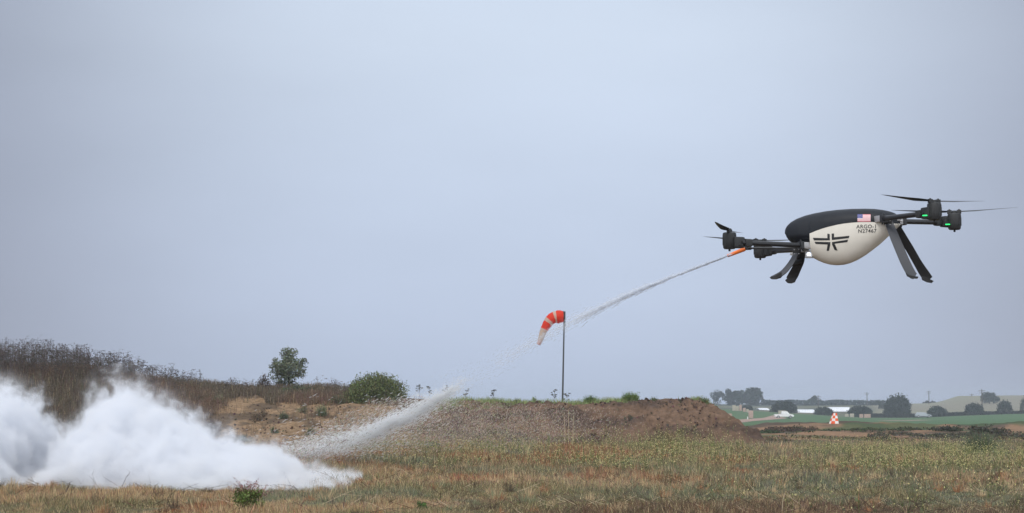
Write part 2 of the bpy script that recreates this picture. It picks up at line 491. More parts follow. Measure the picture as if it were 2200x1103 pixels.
def wildflowers():
    V, C = [], []
    x1, y1, p1 = in_view(44, 79, 6800, 820, 2260); x2, y2, p2 = in_view(27, 46, 420, 1250, 2260)
    w1 = sstep(.46, .56, fbm(x1, y1 * .5, .35, 3, 71.) + .10 * sstep(1100, 1900, p1) - .04) * (sstep(800, 1150, p1) * .75 + .25)
    k = rng.random(len(x1)) < w1
    w2 = sstep(1200, 2100, p2); k2 = rng.random(len(x2)) < w2 * .8
    x = np.concatenate([x1[k], x2[k2]]); y = np.concatenate([y1[k], y2[k2]]); n = len(x)
    z = surf(x, y) - .01
    kk = ~((x * F / y + 1100 > 1600) & (y > 74)); x, y = x[kk], y[kk]; n = len(x); z = surf(x, y) - .01
    near = y < 46
    h = np.where(near, .22 + .22 * rng.random(n), .2 + np.where(x * F / y + 1100 > 1600, .45, .85) * rng.random(n) ** 2.6)
    a = np.stack([x, y, z], -1); b = a + np.stack([rng.normal(size=n) * .06, rng.normal(size=n) * .06, h], -1)
    V.append(seg(a, b, np.full(n, .006))); C.append(jit((.13, .16, .055), 2 * n, .25))
    fl, fc = [], []
    for j in range(5):
        s = rng.random((n, 1)) * .55 + .45
        pt = a + (b - a) * s + rng.normal(size=(n, 3)) * np.array((.06, .06, .03))
        if j < 3:
            V.append(seg(a + (b - a) * (s - .2), pt, np.full(n, .004))); C.append(jit((.13, .16, .055), 2 * n, .25))
        keep = ~near | (j == 0)
        fl.append(pt[keep]); fc.append(near[keep])
    fl = np.concatenate(fl); fn = np.concatenate(fc); m = len(fl)
    # little many-petalled heads
    for r_ in range(3):
        V.append(leafq(fl, np.where(fn, .036, .026) * (.7 + .6 * rng.random(m))))
        C.append(jit((.62, .57, .30), m, .16))
    lv = a[:, None, :] + (b - a)[:, None, :] * rng.random((n, 2, 1)) * .6 + rng.normal(size=(n, 2, 3)) * .03
    lv = lv.reshape(-1, 3); V.append(leafq(lv, .05 + .03 * rng.random(len(lv)))); C.append(jit((.16, .165, .09), len(lv), .3))
    o = link('wildflowers', quads_mesh('wildflowers', np.concatenate(V), np.concatenate(C)), M_leaf)
    tag(o, 'pale yellow wildflowers on thin stems scattered over the meadow', 'wildflowers', kind='stuff')


wildflowers()


def weeds():
    """dense stand of tall dry weeds over the left bank"""
    V, C = [], []
    n = 68000
    px = rng.random(n) * 1060 - 220; y = 80.5 + rng.random(n) * 14
    x = (px - 1100) / F * y
    pe = 1100 + F * x / 82.0
    rd = np.interp(pe, RP, RD)
    clr = sstep(395, 455, pe + 50 * (fbm(x, y, .6, 2) - .5) - 7.5 * (84 - y) * (y < 84))       # the cleared slope
    ok = (rng.random(n) > clr) | (y > rd - 7.5 + 6.0 * fbm(x, y * 0, .5, 3, 9.)) | (rng.random(n) < .10 * sstep(.52, .6, fbm(x, y, .9, 3, 77.)))
    ok &= (y < rd + 2.5) & (rng.random(n) < 1 - .9 * sstep(700, 860, pe))
    x, y, pe, rd = x[ok], y[ok], pe[ok], rd[ok]; n = len(x)
    z = surf(x, y) - .03
    cl_ = fbm(x, y, .55, 3, 61.)
    hb = np.interp(pe, [-200, 60, 150, 300, 420, 600, 760, 900], [.55, .5, .45, .42, .34, .38, .33, .22])
    h = hb * (.55 + .75 * rng.random(n)) * (.6 + .8 * cl_)
    a = np.stack([x, y, z], -1)
    V.append(blades(a, h, .012 + .018 * rng.random(n), rng.normal(size=(n, 2)) * h[:, None] * .16, tip=.4))
    t = fbm(x, y, .35, 3, 15.)
    base = lerp3((.112, .077, .054), (.09, .073, .052), sstep(.4, .6, t))
    cc = base * (.5 + 1.0 * rng.random((n, 1))) * (1 + .1 * rng.normal(size=(n, 3)))
    lt = rng.random(n) < .06; cc[lt] = np.array((.3, .23, .15)) * (.6 + .6 * rng.random((lt.sum(), 1)))
    C.append(np.clip(cc, .01, .8))
    # leafy / seedy clutter on the stems
    m = n * 2; i = rng.integers(0, n, m)
    pt = a[i] + np.stack([rng.normal(size=m) * .05, rng.normal(size=m) * .05, h[i] * (.35 + .7 * rng.random(m))], -1)
    V.append(leafq(pt, .03 + .05 * rng.random(m))); C.append(np.clip(base[i] * (.5 + .9 * rng.random((m, 1))), .01, .8))
    # umbel stalks that stand clear of the mass
    k = rng.random(n) < np.interp(pe, [-200, 130, 200, 250, 300, 370, 390, 520, 560, 900], [.075, .055, .03, .012, .03, .02, .004, .004, .01, .003]) * (y > rd - 2.5) * np.maximum(.15 + 2.2 * sstep(.40, .62, fbm(x, y * 0, .75, 3, 91.)), 1.5 * (1 - sstep(60, 230, pe)))
    s = a[k]; hh = h[k] + np.interp(pe[k], [0, 120, 300, 500], [1.15, .8, .5, .18]) * (.15 + .85 * rng.random(k.sum())) * (.55 + .8 * fbm(s[:, 0], s[:, 0] * 0, .6, 3, 12.))
    ns = len(s)
    tp = s + np.stack([rng.normal(size=ns) * .07, rng.normal(size=ns) * .07, hh], -1)
    V.append(seg(s, tp, np.full(ns, .012))); C.append(jit((.075, .062, .05), 2 * ns, .25))
    for j in range(6):
        f = .55 + .4 * rng.random((ns, 1)); q = s + (tp - s) * f
        e = q + np.stack([rng.normal(size=ns) * .13, rng.normal(size=ns) * .13, .10 + .14 * rng.random(ns)], -1)
        V.append(seg(q, e, np.full(ns, .007))); C.append(jit((.075, .062, .05), 2 * ns, .25))
        for _ in range(5):
            V.append(leafq(e + rng.normal(size=(ns, 3)) * np.array((.05, .05, .014)), .03 + .035 * rng.random(ns))); C.append(jit((.06, .05, .045), ns, .35))
    o = link('tall_weeds', quads_mesh('tall_weeds', np.concatenate(V), np.concatenate(C)), M_grass)
    tag(o, 'tall brown dried weeds covering the bank behind the smoke', 'weeds', kind='stuff')


weeds()


def moundgrass():
    """thin green grass along the mound's crest and foot"""
    n = 9000
    px = 930 + rng.random(n) * 440; y = 81 + rng.random(n) * 4.5
    px2 = 1500 + rng.normal(size=500) * 14; y2 = 81 + rng.random(500) * 1.2
    px3 = 800 + rng.random(2600) * 800; y3 = 76.2 + rng.random(2600) ** 2 * 1.8
    px = np.concatenate([px, px2, px3]); y = np.concatenate([y, y2, y3]); x = (px - 1100) / F * y
    k = rng.random(len(x)) < sstep(.3, .5, fbm(x, y, .5, 3, 33.)) + .1
    x, y = x[k], y[k]; m = len(x)
    h = .08 + .2 * rng.random(m) * (.4 + fbm(x, y, .9, 2, 2.))
    V = blades(np.stack([x, y, surf(x, y) - .02], -1), h, .012 + .012 * rng.random(m), rng.normal(size=(m, 2)) * h[:, None] * .4)
    o = link('crest_grass', quads_mesh('crest_grass', V, jit((.15, .18, .075), m, .3)), M_grass)
    tag(o, 'thin green grass along the flat crest and foot of the earth mound', 'grass', kind='stuff')


moundgrass()


def litter():
    """dead twigs on the ground, low in the frame"""
    n = 3600
    x, y, px = in_view(27.3, 42, n, -20, 2220)
    wgt = (1 - sstep(29.5, 33, y)) * sstep(1000, 1200, px) * .9 + .16
    k = rng.random(n) < wgt; x, y = x[k], y[k]; m = len(x)
    a = np.stack([x, y, terr(x, y) + .02 + .05 * rng.random(m)], -1)
    V, C = [], []
    ang = rng.random(m) * 6.28; L = .08 + .25 * rng.random(m) ** 2
    d = np.stack([np.cos(ang), np.sin(ang) * .7, .15 + .45 * rng.random(m)], -1)
    b = a + d * L[:, None]; c2 = b + (d + rng.normal(size=(m, 3)) * .35) * L[:, None] * .7
    c3 = b + (d + rng.normal(size=(m, 3)) * .6) * L[:, None] * .5
    col = jit((.07, .048, .036), m, .35); lt = rng.random(m) < .09; col[lt] = np.array((.4, .33, .24))
    for p, q, w_ in ((a, b, .008), (b, c2, .006), (b, c3, .005)):
        V.append(seg(p, q, np.full(m, w_))); C.append(np.concatenate([col, col]))
    o = link('dead_twigs', quads_mesh('dead_twigs', np.concatenate(V), np.concatenate(C)), M_grass)
    tag(o, 'dead brown and bleached twigs littering the grass in the foreground', 'twigs', kind='stuff')


litter()


def scrub_stuff():
    V, C = [], []
    for n, p0, p1, d0, d1, h, col in ((6000, 1860, 2280, 94, 104, .09, (.08, .078, .055)), (3500, 1615, 1960, 106, 113, .10, (.065, .08, .045)), (1500, 1640, 1760, 119, 126, .22, (.085, .062, .048)), (3000, 1600, 2250, 86, 95, .07, (.13, .11, .065))):
        px = p0 + rng.random(n) * (p1 - p0); y = d0 + rng.random(n) * (d1 - d0); x = (px - 1100) / F * y
        cl_ = fbm(x, y * .5, .35, 4, 53.); k = rng.random(n) < sstep(.40, .55, cl_); x, y, cl_ = x[k], y[k], cl_[k]; m = len(x)
        pt = np.stack([x, y, terr(x, y) + h * rng.random(m) * sstep(.35, .6, cl_) * 1.4], -1)
        V.append(leafq(pt, .06 + .10 * rng.random(m))); C.append(jit(col, m, .35))
    o = link('low_scrub', quads_mesh('low_scrub', np.concatenate(V), np.concatenate(C)), M_leaf)
    tag(o, 'low dark scrub covering the far spoil banks behind the meadow', 'scrub', kind='stuff')


scrub_stuff()


def clods():
    n = 5200
    px = 850 + rng.random(n) * 690; y = 76.6 + rng.random(n) * 5.5; x = (px - 1100) / F * y
    k = rng.random(n) < sstep(.38, .62, fbm(x, y, 1.1, 3, 81.)); x, y = x[k], y[k]; m = len(x)
    n2 = 900; px2 = 430 + rng.random(n2) * 400; y2 = 77 + rng.random(n2) * 11; x = np.concatenate([x, (px2 - 1100) / F * y2]); y = np.concatenate([y, y2]); m = len(x)
    d = rng.normal(size=(m, 3)); d /= np.linalg.norm(d, axis=1)[:, None]; sz = .015 + .06 * rng.random(m) ** 3
    o = link('earth_clods', quads_mesh('earth_clods', drops(np.stack([x, y, surf(x, y) + sz * .3], -1), d, sz * 2.2, sz), np.tile(jit((.11, .075, .055), m, .4), (6, 1)), k=3), M_earth)
    tag(o, 'brown earth clods and stones strewn over the mound face', 'clods', kind='stuff')


clods()


# ---------------------------------------------------------------- single plants
def stem_part(root, segs, wd, col=(.07, .05, .04), name='stem'):
    a = np.array([s[0] for s in segs]); b = np.array([s[1] for s in segs])
    return link(name, quads_mesh(name, seg(a, b, np.asarray(wd, float) * np.ones(len(a))), jit(col, 2 * len(a), .15)), M_grass, root)


def shrub(px, d, wpx, hpx, label, col=(.12, .15, .07), style='grass', n=500, name='shrub', cat='shrub', group=None, base=None):
    x = P(px, HOR, d)[0]; z = float(surf(np.array([x]), np.array([float(d)]))[0]) if base is None else base
    W = wpx / F * d / 2; H = hpx / F * d
    r_ = np.random.default_rng(int(px * 7 + d))
    root = empty(name, (x, d, z), label=label, cat=cat, group=group)
    V, C = [], []
    if style == 'grass':
        ang = r_.random(n) * 6.28; rad = np.sqrt(r_.random(n)) * W * .35
        b = np.stack([np.cos(ang) * rad, np.sin(ang) * rad, np.full(n, -.03)], -1)
        f = r_.random(n)
        h = H * (.25 + .85 * r_.random(n) ** 1.4) * (1.1 - 1.6 * rad / max(W, 1e-3))
        V.append(blades(b, h, .010 + .02 * r_.random(n), np.stack([np.cos(ang), np.sin(ang)], -1) * (W * .75 * r_.random(n))[:, None], r_)); C.append(jit(col, n, .3, r_))
        m = n; i = r_.integers(0, n, m); t = .3 + .7 * r_.random((m, 1))
        top = V[0][:, 2][i]; pt = b[i] + (top - b[i]) * t
        V.append(leafq(pt, .03 + .04 * r_.random(m), r_)); C.append(jit(col, m, .35, r_))
    else:
        k = max(5, n // 45)
        cc = r_.normal(size=(k, 3)); cc /= np.linalg.norm(cc, axis=1)[:, None]; cc *= r_.random((k, 1)) ** .4 * .8
        cc[:, 2] = np.abs(cc[:, 2]); cc = cc * np.array((W, W * .9, H * .95))
        i = r_.integers(0, k, n)
        pt = cc[i] + r_.normal(size=(n, 3)) * np.array((W, W, H)) * .15
        pt[:, 2] = np.maximum(pt[:, 2], 0)
        V.append(leafq(pt, max(.04, W * .09) * (.6 + .9 * r_.random(n)), r_))
        tint = (.65 + .7 * r_.random(k))[i][:, None]
        C.append(np.clip(jit(col, n, .28, r_) * tint, .004, .9))
    link('foliage', quads_mesh('foliage', np.concatenate(V), np.concatenate(C)), M_leaf, root)
    st = [((0, 0, -.05), (math.cos(t) * W * .45, math.sin(t) * W * .45, H * .55)) for t in np.linspace(0, 6.28, 7)[:-1]]
    stem_part(root, st, .02 + W * .01)
    return root


G_sl = 'green clumps on the bare dirt slope'
shrub(610, 84.0, 26, 22, 'grey green clump high on the bare dirt slope below the small tree', (.10, .125, .075), group=G_sl)
shrub(652, 85.5, 34, 24, 'pale leafy clump on the dirt slope between the two taller green clumps', (.15, .165, .10), group=G_sl, style='leaf')
shrub(692, 84.5, 32, 34, 'tallest light green clump on the dirt slope under the round bush', (.15, .18, .10), group=G_sl)
shrub(668, 80.0, 28, 26, 'blue green clump low on the dirt slope nearest the water spray', (.085, .12, .075), group=G_sl)
shrub(590, 80.5, 22, 14, 'small flat green clump low on the middle of the dirt slope', (.09, .11, .06), group=G_sl, style='leaf')
shrub(561, 83.5, 50, 28, 'dry brown bush on the middle of the dirt slope', (.105, .075, .05), style='leaf', n=700)
shrub(470, 87.5, 34, 26, 'pale straw and green tuft at the left top of the dirt slope', (.19, .18, .11))
shrub(520, 78.5, 44, 16, 'blue green low plant just above the smoke on the dirt slope', (.09, .115, .08), style='leaf')
shrub(640, 90.5, 90, 26, 'grey green spreading bush right below the small tree', (.09, .105, .06), style='leaf', n=1500)
shrub(725, 88.0, 50, 24, 'mid green bush at the foot of the ridge left of the round bush', (.10, .125, .065), style='leaf', n=700)
shrub(455, 80.2, 50, 55, 'dark brown dry bush beside the smoke at the left edge of the dirt slope', (.07, .048, .04), style='leaf', n=1600)
G_cr = 'green tufts on the mound crest'
shrub(1355, 81.8, 46, 26, 'largest bright green tuft on the crest of the earth mound', (.13, .19, .05), n=1300, group=G_cr)
shrub(1268, 82.0, 36, 22, 'deep green tuft on the mound crest between the pole and the largest tuft', (.085, .14, .045), n=900, group=G_cr)
shrub(1405, 82.0, 20, 15, 'small sparse tuft just right of the largest green tuft', (.13, .16, .08), n=220, group=G_cr)
shrub(1148, 82.2, 14, 20, 'short yellow green tuft on the crest left of the windsock pole', (.17, .21, .08), n=160, group=G_cr)
shrub(1112, 82.2, 26, 15, 'green tuft furthest left on the mound crest', (.12, .15, .07), n=260, group=G_cr)
shrub(1510, 81.3, 34, 18, 'green tuft where the mound crest drops to the right', (.13, .16, .06), n=420, group=G_cr)
shrub(1352, 79.3, 26, 14, 'grey green plant on the mound face below the largest tuft', (.09, .10, .07), n=300, style='leaf')
shrub(925, 70.5, 60, 26, 'leafy green weed patch at the foot of the mound under the spray', (.13, .16, .09), n=600, style='leaf')
shrub(2105, 64.0, 90, 58, 'tall airy green flowering bush at the right edge of the meadow', (.11, .135, .085), n=1500, style='grass')
shrub(1985, 68.0, 70, 26, 'low green flowering bush left of the tall airy bush', (.12, .15, .08), n=700)
shrub(905, 29.6, 34, 24, 'small bright green plant alone in the dry foreground grass', (.10, .17, .055), n=240)
# dark scrub on the far spoil banks
G_sc = 'dark scrub on the spoil banks beyond the meadow'
for q, (px, d, wp, hp, c, lb) in enumerate([
        (1705, 122, 60, 16, (.055, .055, .035), 'dark brown scrub on the spoil bank under the white pickup'),
        (1650, 112, 70, 9, (.055, .075, .04), 'flat green scrub just right of the mound foot'),
        (1810, 118, 40, 8, (.07, .10, .045), 'low green scrub below the checkered marker'),
        (1870, 112, 60, 10, (.06, .10, .04), 'bright green scrub strip right of the checkered marker'),
        (1950, 110, 80, 12, (.055, .06, .04), 'dark olive scrub below the largest round tree'),
        (2030, 106, 90, 16, (.06, .065, .045), 'wide grey scrub below the second bush from the right'),
        (2120, 104, 110, 20, (.07, .07, .05), 'tall grey scrub near the right edge of the picture'),
        (1745, 125, 40, 12, (.075, .06, .04), 'rusty scrub left of the checkered marker'),
        (1600, 109, 30, 8, (.06, .07, .04), 'small scrub tuft against the right foot of the mound')]):
    shrub(px, d, wp, hp, lb, c, style='leaf', n=900, group=G_sc)


def umbel_plant(px, d, hpx, label, seed):
    r_ = np.random.default_rng(seed)
    x = P(px, HOR, d)[0]; z = float(surf(np.array([x]), np.array([float(d)]))[0]); H = hpx / F * d
    root = empty('umbel_plant', (x, d, z), label=label, cat='weed', group='dry umbel weeds on the skyline')
    st, hd = [((0, 0, -.05), (.03, 0, H * .9))], []
    for j in range(9):
        f = .35 + .6 * r_.random(); a = r_.random() * 6.28
        p0 = np.array((.03 * f, 0, H * .9 * f)); p1 = p0 + np.array((math.cos(a) * .2 * H, math.sin(a) * .2 * H, .22 * H)) * (.6 + .6 * r_.random())
        st.append((tuple(p0), tuple(p1)))
        hd.append(np.stack([p1 + r_.normal(size=3) * np.array((.03, .03, .008)) * H for _ in range(16)]))
    stem_part(root, st, .012, (.09, .085, .075))
    for h_ in hd:
        q_ = leafq(h_, .05 + .02 * r_.random(len(h_)), r_)
        link('seed_head', quads_mesh('seed_head', q_, jit((.10, .10, .09), len(h_), .3, r_)), M_leaf, root)


for q, (px, d, h, lb) in enumerate([
        (900, 86.5, 30, 'dry umbel weed just right of the round bush'), (922, 86.0, 26, 'second dry umbel weed right of the round bush'),
        (960, 85, 34, 'dry umbel weed where the water meets the ridge'), (1000, 84.5, 24, 'faint umbel weed left of the mound crest grass'),
        (1060, 84, 28, 'thin umbel weed alone on the ridge left of the windsock'), (1217, 83.2, 26, 'small umbel weed touching the windsock pole foot'),
        (1190, 83.4, 30, 'pale umbel weed just left of the windsock pole'), (372, 91, 40, 'umbel weed standing last in the row above the smoke plume')]):
    umbel_plant(px, d, h, lb, 100 + q)


G1 = 'hazy trees on the horizon beyond the mound'
G2 = 'round dark trees along the far edge of the green field'


def tree(px, d, x0, x1, top, bot, label, col=(.028, .036, .026), n=1600, leaf=None, lumps=14, name='tree', group=None, trunkf=.25, spiky=0.0, open_=False, flat=0.0, seed=0):
    base = on(px, d) if d > 110 else None
    if base is None:
        x = P(px, HOR, d)[0]; base = np.array((x, d, float(surf(np.array([x]), np.array([float(d)]))[0])))
    s = d / F
    H = (CZ + (HOR - top) * s) - base[2]; W = (x1 - x0) * s / 2
    cb = (CZ + (HOR - bot) * s) - base[2]; cb = max(cb, 0)
    r_ = np.random.default_rng(seed + int(px))
    root = empty(name, base, label=label, cat='tree' if name == 'tree' else 'bush', group=group)
    hc = H - cb
    cc = []
    while len(cc) < lumps:
        p = r_.random(3) * 2 - 1
        if np.linalg.norm(p) > 1: continue
        if flat and p[2] < -.3: p[2] *= .5
        q = np.array((p[0] * W * (.86 if open_ else .74), p[1] * W * .6, cb + hc * (.5 + .40 * p[2])))
        cc.append(q)
    cc = np.array(cc)
    if group == G1: flat = 0; leaf = W * .16; n = int(n * 1.7)
    elif group == G2: flat = 1; leaf = W * .13; n = int(n * 2.0); cb = 0
    offx = ((x0 + x1) / 2 - px) * s
    cc[:, 0] += offx
    rad = (.26 + .22 * r_.random(lumps)) * min(W, hc * .62) * (1.25 if group == G1 else 1)
    if open_: rad *= .72
    i = r_.integers(0, lumps, n)
    u = r_.normal(size=(n, 3)); u /= np.linalg.norm(u, axis=1)[:, None]
    pt = cc[i] + u * (rad[i] * (.55 + .5 * r_.random(n)))[:, None] * np.array((1, 1, .85))
    pt[:, 2] = np.clip(pt[:, 2], cb * .9, H * 1.02)
    if flat:
        q = r_.normal(size=(n, 3)); q /= np.linalg.norm(q, axis=1)[:, None]; q[:, 2] = np.abs(q[:, 2])
        th_ = np.arctan2(q[:, 1], q[:, 0]); bump = 1 + .08 * np.sin(th_ * 3 + seed + px) * np.cos(q[:, 2] * 6) + .07 * np.sin(th_ * 7 + q[:, 2] * 9 + px)
        rr_ = (r_.random(n) ** .22) * bump * (1 + .05 * r_.normal(size=n))
        sq = np.stack([np.sign(q[:, 0]) * np.abs(q[:, 0]) ** .85, q[:, 1], q[:, 2] ** .8], -1)
        pd = sq * rr_[:, None] * np.array((W * .97, W * .8, H * .93)); pd[:, 0] += offx
        use = r_.random(n) < .82; pt = np.where(use[:, None], pd, pt)
        if d < 110: pt[:, 2] = pt[:, 2] * 1.3 - .45
        else: pt[:, 2] = np.maximum(pt[:, 2], 0)
    if spiky:
        k = r_.random(n) < .12; pt[k, 2] += r_.random(k.sum()) ** 2 * spiky * H
    lf = leaf or max(.12, W * .11)
    tint = (.6 + .8 * r_.random(lumps))[i][:, None]
    link('crown', quads_mesh('crown', leafq(pt, lf * (.6 + .9 * r_.random(n)), r_), np.clip(jit(col, n, .25, r_) * tint, .004, .9)), M_leaf, root)
    # trunk and limbs
    me = bpy.data.meshes.new('trunk'); bm = bmesh.new()
    tr = max(.05, W * .07)

    def limb(a, b, ra, rb):
        a, b = Vector(a), Vector(b); dd = b - a
        mtx = Matrix.Translation((a + b) / 2) @ dd.to_track_quat('Z', 'Y').to_matrix().to_4x4()
        bmesh.ops.create_cone(bm, cap_ends=True, segments=7, radius1=ra, radius2=rb, depth=dd.length, matrix=mtx)
    fork = (offx * .4, 0, cb + hc * .25)
    limb((0, 0, -.2), fork, tr, tr * .75)
    for c in cc[:9]: limb(fork, tuple(c), tr * .5, tr * .15)
    bm.to_mesh(me); bm.free()
    link('trunk', me, M_bark, root)
    return root


# small tree and round bush on the left ridge
tree(620, 94, 576, 663, 742, 842, 'small airy green tree standing alone on the weedy ridge', (.145, .165, .11), n=6000, leaf=.08, lumps=64, open_=True, seed=3)
tree(806, 88.5, 736, 878, 799, 868, 'large round green bush between the small tree and the mound', (.125, .145, .062), n=20000, leaf=.07, lumps=46, name='bush', flat=1, seed=8)
tree(562, 92.5, 548, 585, 798, 830, 'low brown bush touching the left foot of the small tree', (.09, .07, .06), n=1400, leaf=.06, name='bush', flat=1)

tree(1541, 900, 1527, 1556, 838, 876, 'slim hazy tree leftmost on the horizon, next to the mound', n=900, group=G1, lumps=9)
tree(1570, 880, 1551, 1592, 829, 876, 'tallest hazy conifer on the horizon, left of its twin', n=1600, group=G1, spiky=.03)
tree(1611, 890, 1588, 1643, 834, 874, 'wide hazy conifer sloping down to the right, right of the tallest one', n=2000, group=G1, lumps=18)
tree(1581, 900, 1566, 1612, 856, 882, 'low hazy trees filling the gap beneath the two tall conifers', n=900, group=G1)
tree(1605, 590, 1592, 1618, 870, 886, 'small dark bush behind the pink blocks near the mound', n=700, group=G2, name='bush')
tree(1684, 575, 1657, 1712, 862, 888, 'wide dark dome shaped tree behind the white pickup', n=2200, group=G2, flat=1, lumps=20)
tree(1749, 950, 1731, 1770, 851, 870, 'pale hazy tree behind a pole, above the white greenhouse roofs', n=900, group=G1)
tree(1770, 570, 1748, 1791, 875, 895, 'dark squat tree between the two white greenhouse roofs', n=1500, group=G2, flat=1)
tree(1848, 570, 1821, 1876, 872, 897, 'dark squat tree behind the row of pale blocks', n=1700, group=G2, flat=1)
tree(1893, 800, 1880, 1905, 860, 880, 'small hazy tree tucked behind the left side of the largest round tree', n=600, group=G1)
tree(1927, 600, 1898, 1957, 849, 891, 'largest dark round tree of the far field edge', n=3400, group=G2, lumps=30, spiky=.05)
tree(2003, 940, 1978, 2014, 862, 868, 'low hazy bushes on the skyline right of the largest round tree', n=500, group=G1, name='bush')
tree(2011, 575, 1991, 2036, 873, 896, 'dark bush sloping to the right beside the far parked car', n=1400, group=G2, flat=1, name='bush')
tree(2093, 580, 2071, 2114, 865, 885, 'dark dome tree second from the right edge', n=1400, group=G2, flat=1)
tree(2126, 820, 2106, 2148, 843, 872, 'hazy spiky topped tree on the far hill', n=1300, group=G1, spiky=.12)
tree(2158, 590, 2141, 2176, 860, 881, 'dark compact tree on the field edge below the spiky topped tree', n=1300, group=G2)
tree(2201, 600, 2190, 2216, 852, 878, 'dark tree cut off by the right edge of the picture', n=900, group=G2)


def hedge(pts, h, n, label, col, leaf=.5, thick=1.2):
    c0 = on(*pts[0]); root = empty('hedge', c0, label=label, cat='hedge')
    r_ = np.random.default_rng(int(h * 100) + n)
    L = np.array([on(px, d) for px, d in pts]); t = r_.random(n) * (len(pts) - 1); i = np.minimum(t.astype(int), len(pts) - 2); f = (t - i)[:, None]
    p = L[i] * (1 - f) + L[i + 1] * f
    hh = h * (.85 + .3 * fbm(p[:, 0], p[:, 1] * 0, .15, 3))
    p = p + np.stack([r_.normal(size=n) * .2, (r_.random(n) - .5) * thick, hh * r_.random(n)], -1) - c0
    link('foliage', quads_mesh('foliage', leafq(p, leaf * (.6 + .8 * r_.random(n)), r_), jit(col, n, .25, r_)), M_leaf, root)
    for i in range(len(pts) - 1):
        for f in (.1, .5, .9):
            q = L[i] * (1 - f) + L[i + 1] * f - c0; stem_part(root, [(tuple(q), tuple(q + np.array((0, 0, h * .8))))], .15)


hedge([(1868, 566), (1900, 564), (1990, 562), (2100, 562), (2260, 562)], 1.05, 9000, 'long low dark hedge along the right far edge of the green field', (.035, .036, .032))
hedge([(1640, 900), (1700, 900), (1800, 900), (1900, 900)], 2.4, 3500, 'hazy dark hedgerow on the horizon above the greenhouse roofs', (.04, .055, .05), leaf=1.0, thick=3)


# ---------------------------------------------------------------- solid mesh helpers
def bm_box(bm, c, s, rz=0.0, taper=1.0):
    r = bmesh.ops.create_cube(bm, size=1.0)
    vs = r['verts']
    for v in vs:
        k = taper if v.co.z > 0 else 1.0
        v.co = Vector((v.co.x * s[0] * k, v.co.y * s[1] * k, v.co.z * s[2]))
    bmesh.ops.rotate(bm, verts=vs, cent=(0, 0, 0), matrix=Matrix.Rotation(rz, 3, 'Z'))
    bmesh.ops.translate(bm, verts=vs, vec=Vector([float(q) for q in c]))
    return vs


def bm_cyl(bm, a, b, ra, rb=None, n=16):
    a, b = Vector([float(q) for q in a]), Vector([float(q) for q in b]); dd = b - a
    mtx = Matrix.Translation((a + b) / 2) @ dd.to_track_quat('Z', 'Y').to_matrix().to_4x4()
    return bmesh.ops.create_cone(bm, cap_ends=True, segments=n, radius1=ra, radius2=ra if rb is None else rb, depth=dd.length, matrix=mtx)['verts']


def bm_lathe(bm, prof, c=(0, 0, 0), n=24):
    """prof list of (r,z) bottom to top, around Z through c"""
    rings = []
    for r, z in prof:
        rings.append([bm.verts.new((c[0] + r * math.cos(2 * math.pi * k / n), c[1] + r * math.sin(2 * math.pi * k / n), c[2] + z)) for k in range(n)])
    for a, b in zip(rings, rings[1:]):
        for k in range(n): bm.faces.new((a[k], a[(k + 1) % n], b[(k + 1) % n], b[k]))
    bm.faces.new(rings[0][::-1]); bm.faces.new(rings[-1])


def finish(name, bm, mats, parent=None, loc=None, bevel=0.0, smooth=True, segs=2):
    if bevel > 0:
        es = [e for e in bm.edges if len(e.link_faces) == 2 and e.calc_face_angle(0) > .6]
        bmesh.ops.bevel(bm, geom=es, offset=bevel, segments=segs, affect='EDGES', profile=.6, clamp_overlap=True)
    bmesh.ops.recalc_face_normals(bm, faces=bm.faces)
    me = bpy.data.meshes.new(name); bm.to_mesh(me); bm.free()
    o = link(name, me, mats, parent, loc)
    if smooth:
        me.polygons.foreach_set('use_smooth', [True] * len(me.polygons))
        try: me.set_sharp_from_angle(angle=R(38))
        except Exception: pass
    return o


# ---------------------------------------------------------------- far things in the field
G_p = 'utility poles beyond the field'
for px, d, top, lb in [(1758, 760, 850, 'dark utility pole in front of the pale hazy tree'), (1863, 880, 843, 'thin utility pole left of the largest round tree'),
                       (1996, 900, 840, 'utility pole with crossarm between the largest round tree and the right hill'), (2110, 620, 837, 'tall dark utility pole left of the spiky topped tree'),
                       (2088, 940, 846, 'faint short utility pole on top of the right hill')]:
    b = on(px, d); H = CZ + (HOR - top) / F * d - b[2]
    root = empty('utility_pole', b, label=lb, cat='utility pole', group=G_p)
    bm = bmesh.new(); bm_cyl(bm, (0, 0, -.2), (0, 0, H), .22, .14, 8); finish('post', bm, M_bark, root)
    bm = bmesh.new(); bm_box(bm, (0, 0, H - .5), (2.2, .14, .16)); bm_box(bm, (0, 0, H - 1.2), (1.8, .14, .14)); finish('crossarm', bm, M_bark, root, smooth=False)

